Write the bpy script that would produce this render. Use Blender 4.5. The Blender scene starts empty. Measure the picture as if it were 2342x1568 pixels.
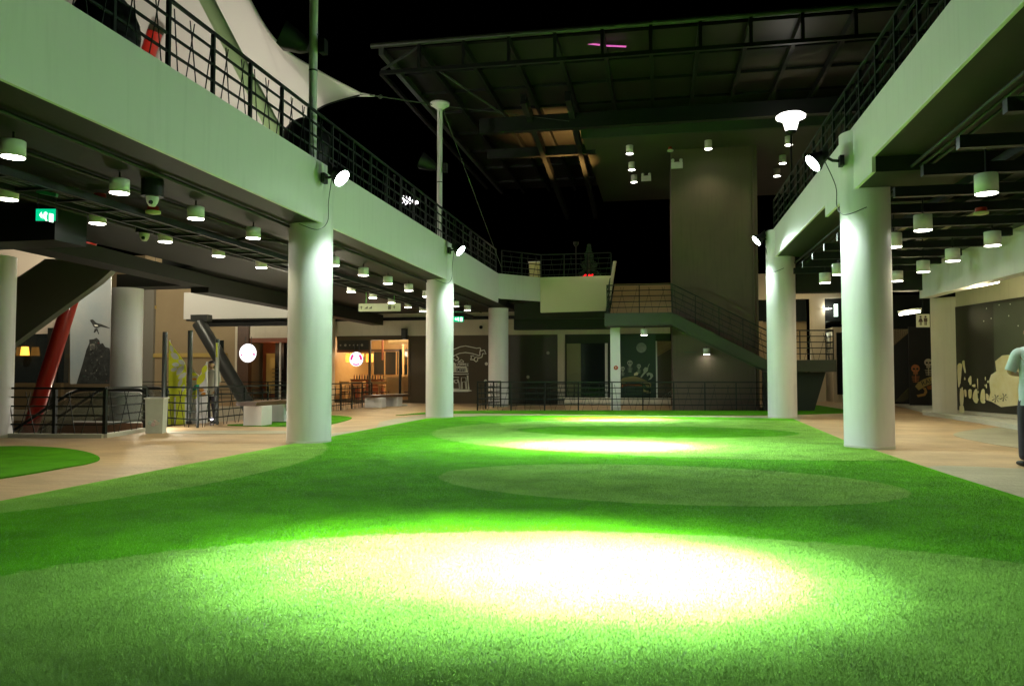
import bpy, bmesh, math, random
import numpy as np
from mathutils import Vector, Matrix, geometry
random.seed(7)
R = math.radians
SC = bpy.context.scene
COL = SC.collection
K = 0.8214              # one drawing unit in metres (column diameter 0.91 units = 0.75 m)

# ------------------------------------------------------------------ camera
F = 1790. / 2342.
PIT = math.atan(74 / 1790.)
YAW = math.atan(338 / 1790.)
cam = bpy.data.cameras.new('camera')
cam.lens = 36 * F
cam.sensor_width = 36
cam.clip_start = 0.05
cam.clip_end = 600
camo = bpy.data.objects.new('camera', cam)
COL.objects.link(camo)
camo.location = (0, 0, 1.4 * K)
camo.rotation_euler = (R(90) + PIT, 0, YAW)
SC.camera = camo

# ------------------------------------------------------------------ night sky
w = bpy.data.worlds.new('World')
SC.world = w
w.use_nodes = True
nt = w.node_tree
sky = nt.nodes.new('ShaderNodeTexSky')
sky.sky_type = 'NISHITA'
sky.sun_disc = False
sky.sun_elevation = R(-6)
sky.sun_rotation = R(250)
bg = nt.nodes['Background']
nt.links.new(sky.outputs[0], bg.inputs[0])
bg.inputs[1].default_value = 0.04

SC.view_settings.view_transform = 'Standard'
SC.view_settings.look = 'None'
SC.view_settings.exposure = 0.0
SC.view_settings.gamma = 1.0
SC.cycles.use_denoising = True
SC.cycles.max_bounces = 6
SC.cycles.diffuse_bounces = 3
SC.cycles.glossy_bounces = 3
SC.cycles.transmission_bounces = 4
SC.cycles.sample_clamp_indirect = 6
SC.cycles.use_light_tree = True


# ------------------------------------------------------------------ projection helpers (image 2342 wide -> drawing units)
def ray(px, py):
    x = (px - 1171) / 1790.
    y = (784 - py) / 1790.
    d = (x, math.cos(PIT) - y * math.sin(PIT), math.sin(PIT) + y * math.cos(PIT))
    c, s = math.cos(YAW), math.sin(YAW)
    return Vector((d[0] * c - d[1] * s, d[0] * s + d[1] * c, d[2]))


EYE = Vector((0, 0, 1.4))


def gz(px, py, z=0.):
    d = ray(px, py)
    return EYE + d * ((z - 1.4) / d.z)


def gx(px, py, X):
    d = ray(px, py)
    return EYE + d * (X / d.x)


def gy(px, py, Y):
    d = ray(px, py)
    return EYE + d * (Y / d.y)


# ------------------------------------------------------------------ materials
MATS = {}


def mat(name, col, rough=.6, spec=.5, metal=0., emit=None, strength=0., noise=None, bump=None, coat=0.):
    """noise=(scale, amount, colour2)  bump=(scale, strength)"""
    m = bpy.data.materials.new(name)
    m.use_nodes = True
    t = m.node_tree
    b = t.nodes['Principled BSDF']
    b.inputs['Base Color'].default_value = (*col, 1)
    b.inputs['Roughness'].default_value = rough
    b.inputs['Metallic'].default_value = metal
    b.inputs['Specular IOR Level'].default_value = spec
    b.inputs['Coat Weight'].default_value = coat
    if emit:
        b.inputs['Emission Color'].default_value = (*emit, 1)
        b.inputs['Emission Strength'].default_value = strength
    geo = t.nodes.new('ShaderNodeNewGeometry')
    if noise:
        n = t.nodes.new('ShaderNodeTexNoise')
        n.inputs['Scale'].default_value = noise[0]
        n.inputs['Detail'].default_value = 6
        n.inputs['Roughness'].default_value = .65
        t.links.new(geo.outputs['Position'], n.inputs['Vector'])
        r = t.nodes.new('ShaderNodeValToRGB')
        r.color_ramp.elements[0].position = .35
        r.color_ramp.elements[1].position = .72
        r.color_ramp.elements[0].color = (*col, 1)
        r.color_ramp.elements[1].color = (*noise[2], 1)
        t.links.new(n.outputs['Fac'], r.inputs[0])
        mx = t.nodes.new('ShaderNodeMix')
        mx.data_type = 'RGBA'
        mx.inputs[0].default_value = noise[1]
        mx.inputs[6].default_value = (*col, 1)
        t.links.new(r.outputs[0], mx.inputs[7])
        t.links.new(mx.outputs[2], b.inputs['Base Color'])
    if bump:
        n = t.nodes.new('ShaderNodeTexNoise')
        n.inputs['Scale'].default_value = bump[0]
        n.inputs['Detail'].default_value = 4
        t.links.new(geo.outputs['Position'], n.inputs['Vector'])
        bp = t.nodes.new('ShaderNodeBump')
        bp.inputs['Strength'].default_value = bump[1]
        bp.inputs['Distance'].default_value = .01
        t.links.new(n.outputs['Fac'], bp.inputs['Height'])
        t.links.new(bp.outputs[0], b.inputs['Normal'])
    MATS[name] = m
    return m


def drips(m, amt=.16):
    t = m.node_tree
    b = t.nodes['Principled BSDF']
    src = b.inputs['Base Color'].links[0].from_socket
    geo = t.nodes.new('ShaderNodeNewGeometry')
    mp = t.nodes.new('ShaderNodeMapping')
    mp.inputs['Scale'].default_value = (7, 7, .55)
    t.links.new(geo.outputs['Position'], mp.inputs['Vector'])
    n = t.nodes.new('ShaderNodeTexNoise')
    n.inputs['Scale'].default_value = 1.6
    n.inputs['Detail'].default_value = 5
    t.links.new(mp.outputs[0], n.inputs['Vector'])
    mr = t.nodes.new('ShaderNodeMapRange')
    mr.inputs[1].default_value = .52
    mr.inputs[2].default_value = .78
    mr.inputs[3].default_value = 1
    mr.inputs[4].default_value = 1 - amt * 2
    t.links.new(n.outputs['Fac'], mr.inputs[0])
    n2 = t.nodes.new('ShaderNodeTexNoise')
    n2.inputs['Scale'].default_value = 9
    n2.inputs['Detail'].default_value = 8
    n2.inputs['Roughness'].default_value = .8
    t.links.new(geo.outputs['Position'], n2.inputs['Vector'])
    m2 = t.nodes.new('ShaderNodeMapRange')
    m2.inputs[1].default_value = .62
    m2.inputs[2].default_value = .8
    m2.inputs[3].default_value = 1
    m2.inputs[4].default_value = 1 - amt * 2.5
    t.links.new(n2.outputs['Fac'], m2.inputs[0])
    mm = t.nodes.new('ShaderNodeMath')
    mm.operation = 'MULTIPLY'
    t.links.new(mr.outputs[0], mm.inputs[0])
    t.links.new(m2.outputs[0], mm.inputs[1])
    v = t.nodes.new('ShaderNodeVectorMath')
    v.operation = 'SCALE'
    t.links.new(src, v.inputs[0])
    t.links.new(mm.outputs[0], v.inputs['Scale'])
    t.links.new(v.outputs[0], b.inputs['Base Color'])
    return m


PAINT = mat('pale_paint', (.75, .725, .72), .46, .4, noise=(1.3, .5, (.70, .68, .66)), bump=(14, .12))
CREAM = mat('cream_paint', (.66, .60, .46), .5, .4, noise=(.8, .5, (.54, .49, .36)), bump=(20, .1))
TANW = mat('tan_wall', (.36, .28, .16), .7, .3, noise=(.5, .6, (.28, .21, .12)))
OCHRE = mat('ochre_trim', (.50, .36, .10), .6)
DARKC = mat('dark_ceiling', (.014, .014, .009), .6, .3, noise=(.7, .6, (.010, .011, .008)), bump=(6, .2))
BLACK = mat('black_metal', (.008, .009, .008), .5, .3, bump=(30, .1))
RAIL = mat('dark_green_railing_paint', (.006, .011, .008), .5, .35)
GREYM = mat('grey_steel', (.06, .065, .06), .35, .6, metal=.3)
TOWER = mat('grey_tower_wall', (.125, .094, .072), .8, .2, noise=(.35, .7, (.08, .064, .052)), bump=(5, .3))
STAIRG = mat('dark_green_stair_paint', (.055, .058, .042), .6, .3, noise=(1, .5, (.042, .045, .033)))
TREAD = mat('brown_stair_tread', (.40, .28, .14), .6)
BROWN = mat('brown_hoarding', (.085, .06, .026), .5, .4, noise=(.4, .6, (.06, .042, .018)))
DBROWN = mat('dark_brown_hoarding', (.035, .032, .02), .4, .5, noise=(.5, .6, (.022, .022, .014)))
CHALK = mat('chalk_paint', (.85, .84, .7), .7)
WHITE = mat('white_paint', (.74, .74, .68), .4)
WOOD = mat('cafe_wood', (.52, .32, .12), .5, noise=(3, .5, (.42, .24, .08)))
REDB = mat('red_wood', (.22, .06, .02), .45)
BENCHW = mat('dark_bench_wood', (.10, .05, .025), .4, noise=(8, .6, (.06, .03, .015)))
REDP = mat('red_paint', (.42, .022, .012), .3, .5, coat=.3)
GREENS = mat('pale_green_steel', (.30, .42, .20), .4)
GLASSY = mat('dark_glass', (.015, .02, .02), .08, .6)
drips(PAINT, .035)
drips(CREAM, .04)
drips(TOWER, .07)
VOIDF = mat('lower_floor', (.16, .13, .09), .7, noise=(1, .5, (.1, .08, .06)))
KERB = mat('kerb_stone', (.56, .56, .46), .6, noise=(3, .4, (.44, .44, .35)))
LENS = mat('floodlight_glow', (1, 1, 1), emit=(.86, 1, .93), strength=45)
DLG = mat('downlight_glow', (1, 1, 1), emit=(1, .97, .84), strength=22)
LAMPG = mat('lamp_glow', (1, 1, 1), emit=(1, .95, .9), strength=3.5)
TUBEG = mat('tube_glow', (1, 1, 1), emit=(1, .93, .74), strength=14)
EXITG = mat('exit_green', (0, .3, .15), emit=(.0, .62, .27), strength=1.0)
EXITW = mat('exit_white', (1, 1, 1), emit=(.75, 1, .85), strength=2.2)
LANT = mat('orange_lantern_glow', (.8, .4, .1), emit=(1, .42, .05), strength=2.0)
SIGNW = mat('sign_white_glow', (1, 1, 1), emit=(1, .97, 1), strength=1.25)
SIGNP = mat('sign_pink_glow', (.8, .02, .3), emit=(.85, .01, .25), strength=.9)
NEON_REFL = mat('magenta_neon_reflection', (.9, .2, .7), emit=(.72, .10, .48), strength=1.0)  # glow that imitates a neon reflection
NEONW = mat('white_neon', (1, 1, 1), emit=(1, .93, 1), strength=3)
REDG = mat('red_glow', (1, 0, 0), emit=(1, .01, .02), strength=1.6)
FABRIC = mat('tent_fabric', (.74, .72, .64), .8, .1, noise=(.25, .35, (.64, .62, .55)))


def two_tone(name, base, pale, ellipses, rough, bumps, upn=False, nscale=2.2, spec=.35, streak=False):
    """A material whose colour is inlaid: pale wherever a real-world ellipse (cx, cy, ax, ay, rot, inside?) says so."""
    m = bpy.data.materials.new(name)
    m.use_nodes = True
    t = m.node_tree
    L = t.links
    b = t.nodes['Principled BSDF']
    b.inputs['Roughness'].default_value = rough
    geo = t.nodes.new('ShaderNodeNewGeometry')
    sep = t.nodes.new('ShaderNodeSeparateXYZ')
    L.new(geo.outputs['Position'], sep.inputs[0])

    def M(op, a, c=None, d=None):
        n = t.nodes.new('ShaderNodeMath')
        n.operation = op
        for i, v in enumerate((a, c, d)):
            if v is None:
                continue
            if isinstance(v, (int, float)):
                n.inputs[i].default_value = v
            else:
                L.new(v, n.inputs[i])
        return n.outputs[0]
    nz = t.nodes.new('ShaderNodeTexNoise')
    nz.inputs['Scale'].default_value = 14
    L.new(geo.outputs['Position'], nz.inputs['Vector'])
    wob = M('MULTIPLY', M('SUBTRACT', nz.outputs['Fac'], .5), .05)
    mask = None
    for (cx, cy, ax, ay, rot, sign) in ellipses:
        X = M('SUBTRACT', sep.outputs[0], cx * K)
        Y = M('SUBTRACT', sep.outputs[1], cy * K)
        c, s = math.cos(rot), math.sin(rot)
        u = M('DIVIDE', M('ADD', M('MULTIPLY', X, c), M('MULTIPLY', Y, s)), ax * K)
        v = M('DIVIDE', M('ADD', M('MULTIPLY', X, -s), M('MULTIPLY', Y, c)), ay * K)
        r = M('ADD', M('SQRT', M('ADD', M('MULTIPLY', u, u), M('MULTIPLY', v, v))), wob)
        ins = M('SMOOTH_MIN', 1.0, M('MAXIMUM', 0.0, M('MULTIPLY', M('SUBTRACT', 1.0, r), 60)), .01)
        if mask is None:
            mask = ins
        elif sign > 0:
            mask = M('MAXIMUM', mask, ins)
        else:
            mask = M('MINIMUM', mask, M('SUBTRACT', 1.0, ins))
    def grain(scale, lo, hi, det=5):
        n = t.nodes.new('ShaderNodeTexNoise')
        n.inputs['Scale'].default_value = scale
        n.inputs['Detail'].default_value = det
        L.new(geo.outputs['Position'], n.inputs['Vector'])
        mr = t.nodes.new('ShaderNodeMapRange')
        mr.inputs[1].default_value = .3
        mr.inputs[2].default_value = .7
        mr.inputs[3].default_value = lo
        mr.inputs[4].default_value = hi
        L.new(n.outputs['Fac'], mr.inputs[0])
        return mr.outputs[0], n
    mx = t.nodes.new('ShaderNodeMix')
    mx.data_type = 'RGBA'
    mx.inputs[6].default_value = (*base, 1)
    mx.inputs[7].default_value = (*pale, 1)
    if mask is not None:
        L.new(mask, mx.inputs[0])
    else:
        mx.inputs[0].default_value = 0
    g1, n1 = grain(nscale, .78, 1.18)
    if streak:
        mp = t.nodes.new('ShaderNodeMapping')
        mp.inputs['Scale'].default_value = (.35, 3.2, 1)
        mp.inputs['Rotation'].default_value = (0, 0, -.12)
        L.new(geo.outputs['Position'], mp.inputs['Vector'])
        g3, n3_ = grain(3.0, .88, 1.09, 8)
        L.new(mp.outputs[0], n3_.inputs['Vector'])
        g1 = M('MULTIPLY', g1, g3)
    g2, n2 = grain(150, .80, 1.2, 2)
    sc = t.nodes.new('ShaderNodeVectorMath')
    sc.operation = 'SCALE'
    L.new(mx.outputs[2], sc.inputs[0])
    L.new(M('MULTIPLY', g1, g2), sc.inputs['Scale'])
    L.new(sc.outputs[0], b.inputs['Base Color'])
    bp = t.nodes.new('ShaderNodeBump')
    bp.inputs['Strength'].default_value = bumps[1]
    bp.inputs['Distance'].default_value = .02
    n3 = t.nodes.new('ShaderNodeTexNoise')
    n3.inputs['Scale'].default_value = bumps[0]
    n3.inputs['Detail'].default_value = 3
    L.new(geo.outputs['Position'], n3.inputs['Vector'])
    L.new(n3.outputs['Fac'], bp.inputs['Height'])
    L.new(bp.outputs[0], b.inputs['Normal'])
    b.inputs['Specular IOR Level'].default_value = spec
    if upn:
        va = t.nodes.new('ShaderNodeVectorMath')
        va.operation = 'MULTIPLY_ADD'
        va.inputs[1].default_value = (.26, .26, .26)
        va.inputs[2].default_value = (0, 0, .8)
        L.new(geo.outputs['Normal'], va.inputs[0])
        vn = t.nodes.new('ShaderNodeVectorMath')
        vn.operation = 'NORMALIZE'
        L.new(va.outputs[0], vn.inputs[0])
        L.new(vn.outputs[0], b.inputs['Normal'])
    MATS[name] = m
    return m


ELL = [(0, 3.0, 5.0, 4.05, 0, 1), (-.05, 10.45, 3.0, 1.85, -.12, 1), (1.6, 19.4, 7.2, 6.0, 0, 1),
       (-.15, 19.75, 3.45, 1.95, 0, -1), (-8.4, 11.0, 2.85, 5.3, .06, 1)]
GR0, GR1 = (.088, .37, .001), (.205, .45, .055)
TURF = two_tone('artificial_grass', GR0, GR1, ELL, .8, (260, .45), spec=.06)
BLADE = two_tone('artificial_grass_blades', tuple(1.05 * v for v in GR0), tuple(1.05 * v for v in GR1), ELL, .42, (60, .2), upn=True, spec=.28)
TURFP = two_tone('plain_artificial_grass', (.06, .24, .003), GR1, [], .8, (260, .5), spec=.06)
PAVE = two_tone('stamped_beige_paving', (.43, .29, .155), (.43, .29, .155), [], .5, (18, .35), nscale=1.1, streak=True)
PAVEG = two_tone('grey_paving', (.34, .32, .22), (.34, .32, .22), [], .5, (18, .35), nscale=1.1, streak=True)


# ------------------------------------------------------------------ mesh builder (drawing units in, metres out)
def tag(o, label=None, cat=None, group=None, kind=None):
    if label:
        o['label'] = label
    if cat:
        o['category'] = cat
    if group:
        o['group'] = group
    if kind:
        o['kind'] = kind
    return o


def empty(name, loc, label=None, cat=None, group=None):
    o = bpy.data.objects.new(name, None)
    o.empty_display_size = .1
    o.location = Vector(loc) * K
    COL.objects.link(o)
    return tag(o, label, cat, group)


def wloc(o):
    v = Vector((0, 0, 0))
    while o:
        v += o.location
        o = o.parent
    return v


class MB:
    def __init__(s):
        s.v = []
        s.f = []
        s.sm = []

    def add(s, vs, fs, smooth=False):
        n = len(s.v)
        s.v += [tuple(v) for v in vs]
        s.f += [[i + n for i in f] for f in fs]
        s.sm += [smooth] * len(fs)
        return s

    def box(s, x0, y0, z0, x1, y1, z1):
        x0, x1 = sorted((x0, x1)); y0, y1 = sorted((y0, y1)); z0, z1 = sorted((z0, z1))
        v = [(x, y, z) for z in (z0, z1) for x, y in ((x0, y0), (x1, y0), (x1, y1), (x0, y1))]
        return s.add(v, [(3, 2, 1, 0), (4, 5, 6, 7), (0, 1, 5, 4), (1, 2, 6, 5), (2, 3, 7, 6), (3, 0, 4, 7)])

    def bar(s, p, q, w, h=None):
        """box beam from p to q, width w (sideways), height h"""
        h = h or w
        p, q = Vector(p), Vector(q)
        d = (q - p).normalized()
        u = d.cross(Vector((0, 0, 1)))
        if u.length < 1e-4:
            u = Vector((1, 0, 0))
        u.normalize()
        n = u.cross(d).normalized()
        v = []
        for a in (p, q):
            for i, j in ((-1, -1), (1, -1), (1, 1), (-1, 1)):
                v.append(a + u * (i * w / 2) + n * (j * h / 2))
        return s.add(v, [(3, 2, 1, 0), (4, 5, 6, 7), (0, 1, 5, 4), (1, 2, 6, 5), (2, 3, 7, 6), (3, 0, 4, 7)])

    def prism(s, pts, ext):
        """planar polygon pts extruded by vector ext"""
        pts = [Vector(p) for p in pts]
        e = Vector(ext)
        n = len(pts)
        nn = Vector((0, 0, 0))
        for i in range(n):
            nn += pts[i].cross(pts[(i + 1) % n])
        if nn.dot(e) > 0:
            pts = pts[::-1]
        v = pts + [p + e for p in pts]
        return s.add(v, [tuple(range(n)), tuple(range(2 * n - 1, n - 1, -1))] +
                     [(i, i + n, (i + 1) % n + n, (i + 1) % n) for i in range(n)])

    def tube(s, pts, r, seg=8, caps=True, r2=None):
        pts = [Vector(p) for p in pts]
        n = len(pts)
        rings = []
        ref = None
        for i, p in enumerate(pts):
            d = (pts[min(i + 1, n - 1)] - pts[max(i - 1, 0)]).normalized()
            if ref is None:
                ref = d.orthogonal().normalized()
            u = (ref - d * ref.dot(d))
            u = u.normalized() if u.length > 1e-5 else d.orthogonal().normalized()
            ref = u
            wv = d.cross(u)
            rr = r if r2 is None else r + (r2 - r) * i / (n - 1)
            rings.append([p + (u * math.cos(a) + wv * math.sin(a)) * rr for a in [2 * math.pi * k / seg for k in range(seg)]])
        v = [q for g in rings for q in g]
        f = [(i * seg + k, i * seg + (k + 1) % seg, (i + 1) * seg + (k + 1) % seg, (i + 1) * seg + k)
             for i in range(n - 1) for k in range(seg)]
        s.add(v, f, True)
        if caps:
            s.add(rings[0], [tuple(range(seg))[::-1]])
            s.add(rings[-1], [tuple(range(seg))])
        return s

    def lathe(s, c, prof, seg=24, ax=None):
        """prof: list of (radius, height) from centre c, axis ax"""
        c = Vector(c)
        ax = Vector(ax or (0, 0, 1)).normalized()
        u = ax.orthogonal().normalized()
        wv = ax.cross(u)
        v = []
        for r, h in prof:
            for k in range(seg):
                a = 2 * math.pi * k / seg
                v.append(c + ax * h + (u * math.cos(a) + wv * math.sin(a)) * r)
        f = [(i * seg + k, i * seg + (k + 1) % seg, (i + 1) * seg + (k + 1) % seg, (i + 1) * seg + k)
             for i in range(len(prof) - 1) for k in range(seg)]
        s.add(v, f, True)
        m = len(prof) - 1
        if prof[0][0] > 1e-4:
            s.add(v[:seg], [tuple(range(seg))[::-1]])
        if prof[m][0] > 1e-4:
            s.add(v[m * seg:], [tuple(range(seg))])
        return s

    def ball(s, c, r, seg=16, sq=(1, 1, 1)):
        c = Vector(c)
        rings = seg // 2
        v = []
        for i in range(rings + 1):
            th = math.pi * i / rings
            for k in range(seg):
                a = 2 * math.pi * k / seg
                v.append(c + Vector((r * sq[0] * math.sin(th) * math.cos(a), r * sq[1] * math.sin(th) * math.sin(a), -r * sq[2] * math.cos(th))))
        f = [(i * seg + k, i * seg + (k + 1) % seg, (i + 1) * seg + (k + 1) % seg, (i + 1) * seg + k) for i in range(rings) for k in range(seg)]
        return s.add(v, f, True)

    def build(s, name, m, parent=None, bevel=0.):
        me = bpy.data.meshes.new(name)
        vs = [Vector(v) * K for v in s.v]
        if parent:
            off = wloc(parent)
        else:
            xs = [v.x for v in vs]; ys = [v.y for v in vs]; zs = [v.z for v in vs]
            off = Vector(((min(xs) + max(xs)) / 2, (min(ys) + max(ys)) / 2, min(zs)))
        me.from_pydata([v - off for v in vs], [], s.f)
        me.polygons.foreach_set('use_smooth', s.sm)
        me.materials.append(m)
        me.update()
        o = bpy.data.objects.new(name, me)
        COL.objects.link(o)
        if parent:
            o.parent = parent
        else:
            o.location = off
        if bevel:
            b = o.modifiers.new('bevel', 'BEVEL')
            b.width = bevel
            b.segments = 2
            b.limit_method = 'ANGLE'
        return o


def copy_tree(o, loc=None):
    def cp(a, par):
        c = a.copy()
        COL.objects.link(c)
        c.parent = par
        for ch in a.children:
            cp(ch, c)
        return c
    c = cp(o, None)
    if loc is not None:
        c.location = Vector(loc) * K
    return c


def smooth_loop(pts, n=8, closed=True):
    pts = [Vector(p) for p in pts]
    m = len(pts)
    out = []
    rng = range(m) if closed else range(m - 1)
    for i in rng:
        if closed:
            a, b, c, d = pts[i - 1], pts[i], pts[(i + 1) % m], pts[(i + 2) % m]
        else:
            a, b, c, d = pts[max(i - 1, 0)], pts[i], pts[i + 1], pts[min(i + 2, m - 1)]
        for k in range(n):
            t = k / n
            out.append(.5 * ((2 * b) + (c - a) * t + (2 * a - 5 * b + 4 * c - d) * t * t + (3 * b - a - 3 * c + d) * t ** 3))
    if not closed:
        out.append(pts[-1])
    return out


def slab(pts, z0, z1, name, m, holes=(), parent=None, side=True):
    """horizontal sheet with thickness from a ground outline (concave and holed outlines allowed)"""
    loops = [[Vector((p[0], p[1], 0)) for p in pts]] + [[Vector((p[0], p[1], 0)) for p in h] for h in holes]
    flat = [p for l in loops for p in l]
    tri = geometry.tessellate_polygon(loops)
    mb = MB()
    n = len(flat)
    vt = [(p.x, p.y, z1) for p in flat]
    vb = [(p.x, p.y, z0) for p in flat]
    tops = []
    for a, b, c in tri:
        A, B, C_ = flat[a], flat[b], flat[c]
        if (B - A).cross(C_ - A).z < 0:
            b, c = c, b
        tops.append((a, b, c))
    mb.add(vt, tops)
    if side:
        mb.add(vb, [(a, c, b) for a, b, c in tops])
        base = 0
        for l in loops:
            k = len(l)
            mb.add([vt[base + i] for i in range(k)] + [vb[base + i] for i in range(k)],
                   [(i, (i + 1) % k, (i + 1) % k + k, i + k) for i in range(k)])
            base += k
    return mb.build(name, m, parent)


def spot(name, loc, target, power, angle, blend, col, parent, radius=.05):
    l = bpy.data.lights.new(name, 'SPOT')
    l.energy = power
    l.spot_size = R(angle)
    l.spot_blend = blend
    l.color = col
    l.shadow_soft_size = radius
    o = bpy.data.objects.new(name, l)
    COL.objects.link(o)
    o.parent = parent
    o.location = Vector(loc) * K - wloc(parent)
    o.rotation_euler = (Vector(target) - Vector(loc)).to_track_quat('-Z', 'Y').to_euler()
    return o


def point(name, loc, power, col, parent, radius=.08):
    l = bpy.data.lights.new(name, 'POINT')
    l.energy = power
    l.color = col
    l.shadow_soft_size = radius
    o = bpy.data.objects.new(name, l)
    COL.objects.link(o)
    o.parent = parent
    o.location = Vector(loc) * K - wloc(parent)
    return o


def text(name, s, loc, size, m, parent, rot=(90, 0, 0), depth=.004, align='CENTER'):
    c = bpy.data.curves.new(name, 'FONT')
    c.body = s
    c.size = size * K
    c.extrude = depth
    c.align_x = align
    c.materials.append(m)
    o = bpy.data.objects.new(name, c)
    COL.objects.link(o)
    o.parent = parent
    o.location = Vector(loc) * K - wloc(parent)
    o.rotation_euler = [R(a) for a in rot]
    bpy.context.view_layer.update()
    me = bpy.data.meshes.new_from_object(o.evaluated_get(bpy.context.evaluated_depsgraph_get()))
    o2 = bpy.data.objects.new(name, me)
    COL.objects.link(o2)
    o2.parent = parent
    o2.location = o.location
    o2.rotation_euler = o.rotation_euler
    bpy.data.objects.remove(o)
    if not me.materials:
        me.materials.append(m)
    return o2


# ================================================================== GROUND
VL = [(-40, 16.0), (-15.0, 16.05), (-12.55, 15.75), (-12.95, 17.9), (-13.3, 19.7), (-13.0, 22.8), (-13.1, 28), (-13.2, 33.5), (-19, 38.6), (-40, 38.6)]
VM = [(-6.45, 31.3), (4.35, 32.6), (4.35, 37.6), (-6.45, 37.6)]
slab([(-70, -25), (70, -25), (70, 95), (-70, 95)], -.25, 0, 'paving', PAVE, holes=[VL, VM])['kind'] = 'structure'
MB().box(-70, -25, -6.2, 70, 95, -6).build('ground', VOIDF)['kind'] = 'structure'
# pale slab edges round the two openings
for i, V in enumerate((VL, VM)):
    mb = MB()
    for a, b in zip(V, V[1:] + V[:1]):
        a, b = Vector((*a, 0)), Vector((*b, 0))
        n = (b - a).normalized().cross(Vector((0, 0, 1))) * .12
        mb.prism([a + Vector((0, 0, -.03)) + n * .1, b + Vector((0, 0, -.03)) + n * .1, b + Vector((0, 0, -1.15)) + n * .1, a + Vector((0, 0, -1.15)) + n * .1], n)
    tag(mb.build('slab_edge', CREAM), ('cream slab edge around the escalator opening' if i == 0 else 'cream slab edge around the opening under the dark green stairs'), 'slab edge')

# grey paving bands, 4 mm sheets
GB = [[(655, 1018), (500, 1052), (240, 1040), (420, 1036), (600, 1033), (655, 1024)]]
band1 = [gz(*p) for p in ((757, 1003), (757, 991), (860, 979), (868, 965), (905, 957), (975, 947.5), (1100, 945.5), (1354, 950), (1740, 951.5), (1830, 951), (1830, 962), (1800, 958), (1738, 957), (1354, 951.5), (1100, 952), (975, 958), (905, 970))]
slab(band1, 0, .006, 'path', PAVEG)['kind'] = 'structure'
p2 = smooth_loop([gz(*p) for p in ((2180, 993), (2240, 981), (2342, 976), (2480, 990), (2480, 1040), (2342, 1026), (2240, 1010))], 6)
slab(p2, 0, .006, 'path', PAVEG)['kind'] = 'structure'
p3 = smooth_loop([gz(*p) for p in ((2120, 1069), (2342, 1072), (2600, 1090), (2900, 1200), (2600, 1230), (2342, 1143))], 6)
slab(p3, 0, .006, 'path', PAVEG)['kind'] = 'structure'
p4 = smooth_loop([gz(*p) for p in ((380, 990), (450, 985), (600, 985), (655, 986), (655, 991), (520, 992))], 4)
slab(p4, 0, .006, 'path', PAVEG)['kind'] = 'structure'

# main artificial lawn: sheet plus real blades in the near part
turf_out = [(-7.15, -6), (-7.15, 7.5), (-7.3, 14.6), (-7.38, 24.2), (-6.9, 25.0), (-6.0, 26.1), (-4.2, 26.75), (-2.3, 26.95), (1, 26.75), (3.2, 26.5), (4.15, 26.2), (4.0, 22), (3.85, 17.6), (3.95, 12), (4.05, 9), (4.1, -6)]
rng = np.random.default_rng(3)
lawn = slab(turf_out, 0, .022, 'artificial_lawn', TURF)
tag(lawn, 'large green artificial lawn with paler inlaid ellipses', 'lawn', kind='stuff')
N = 800000
d = 2.6 * (27 / 2.6) ** rng.random(N)
ang = (rng.random(N) - .5) * 1.32 + YAW * 1
X = -d * np.sin(ang) / np.cos(ang - YAW) * 1.0
Y = d * np.cos(ang) / np.cos(ang - YAW)
ok = (X > -7.05) & (X < 3.85) & (Y > 2.0) & (Y < 25.6)
X, Y, d = X[ok], Y[ok], d[ok]
n = len(X)
h = (.006 + .009 * rng.random(n)) * (1 + d * .02)
wd = .0010 * (1 + d * .30)
a = rng.random(n) * 6.283
lean = .013 * rng.random(n) * (1 + d * .04)
la = rng.random(n) * 6.283
z0 = .02
V = np.empty((n, 3, 3))
V[:, 0] = np.stack([X - wd * np.cos(a), Y - wd * np.sin(a), np.full(n, z0)], 1)
V[:, 1] = np.stack([X + wd * np.cos(a), Y + wd * np.sin(a), np.full(n, z0)], 1)
V[:, 2] = np.stack([X + lean * np.cos(la), Y + lean * np.sin(la), z0 + h], 1)
V = V.reshape(-1, 3) * K
me = bpy.data.meshes.new('grass_blades')
me.vertices.add(3 * n)
me.vertices.foreach_set('co', V.ravel())
me.loops.add(3 * n)
me.loops.foreach_set('vertex_index', np.arange(3 * n))
me.polygons.add(n)
me.polygons.foreach_set('loop_start', np.arange(0, 3 * n, 3))
me.polygons.foreach_set('loop_total', np.full(n, 3))
me.update()
me.validate()
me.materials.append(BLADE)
gb = bpy.data.objects.new('grass_blades', me)
COL.objects.link(gb)
gb['kind'] = 'stuff'
gb.parent = lawn
gb.location = -lawn.location


def turf_patch(pts, label, n=6):
    o = slab(smooth_loop([gz(*p) for p in pts], n), 0, .02, 'artificial_lawn', TURFP)
    return tag(o, label, 'lawn', 'small artificial lawns on the paving', 'stuff')


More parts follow.
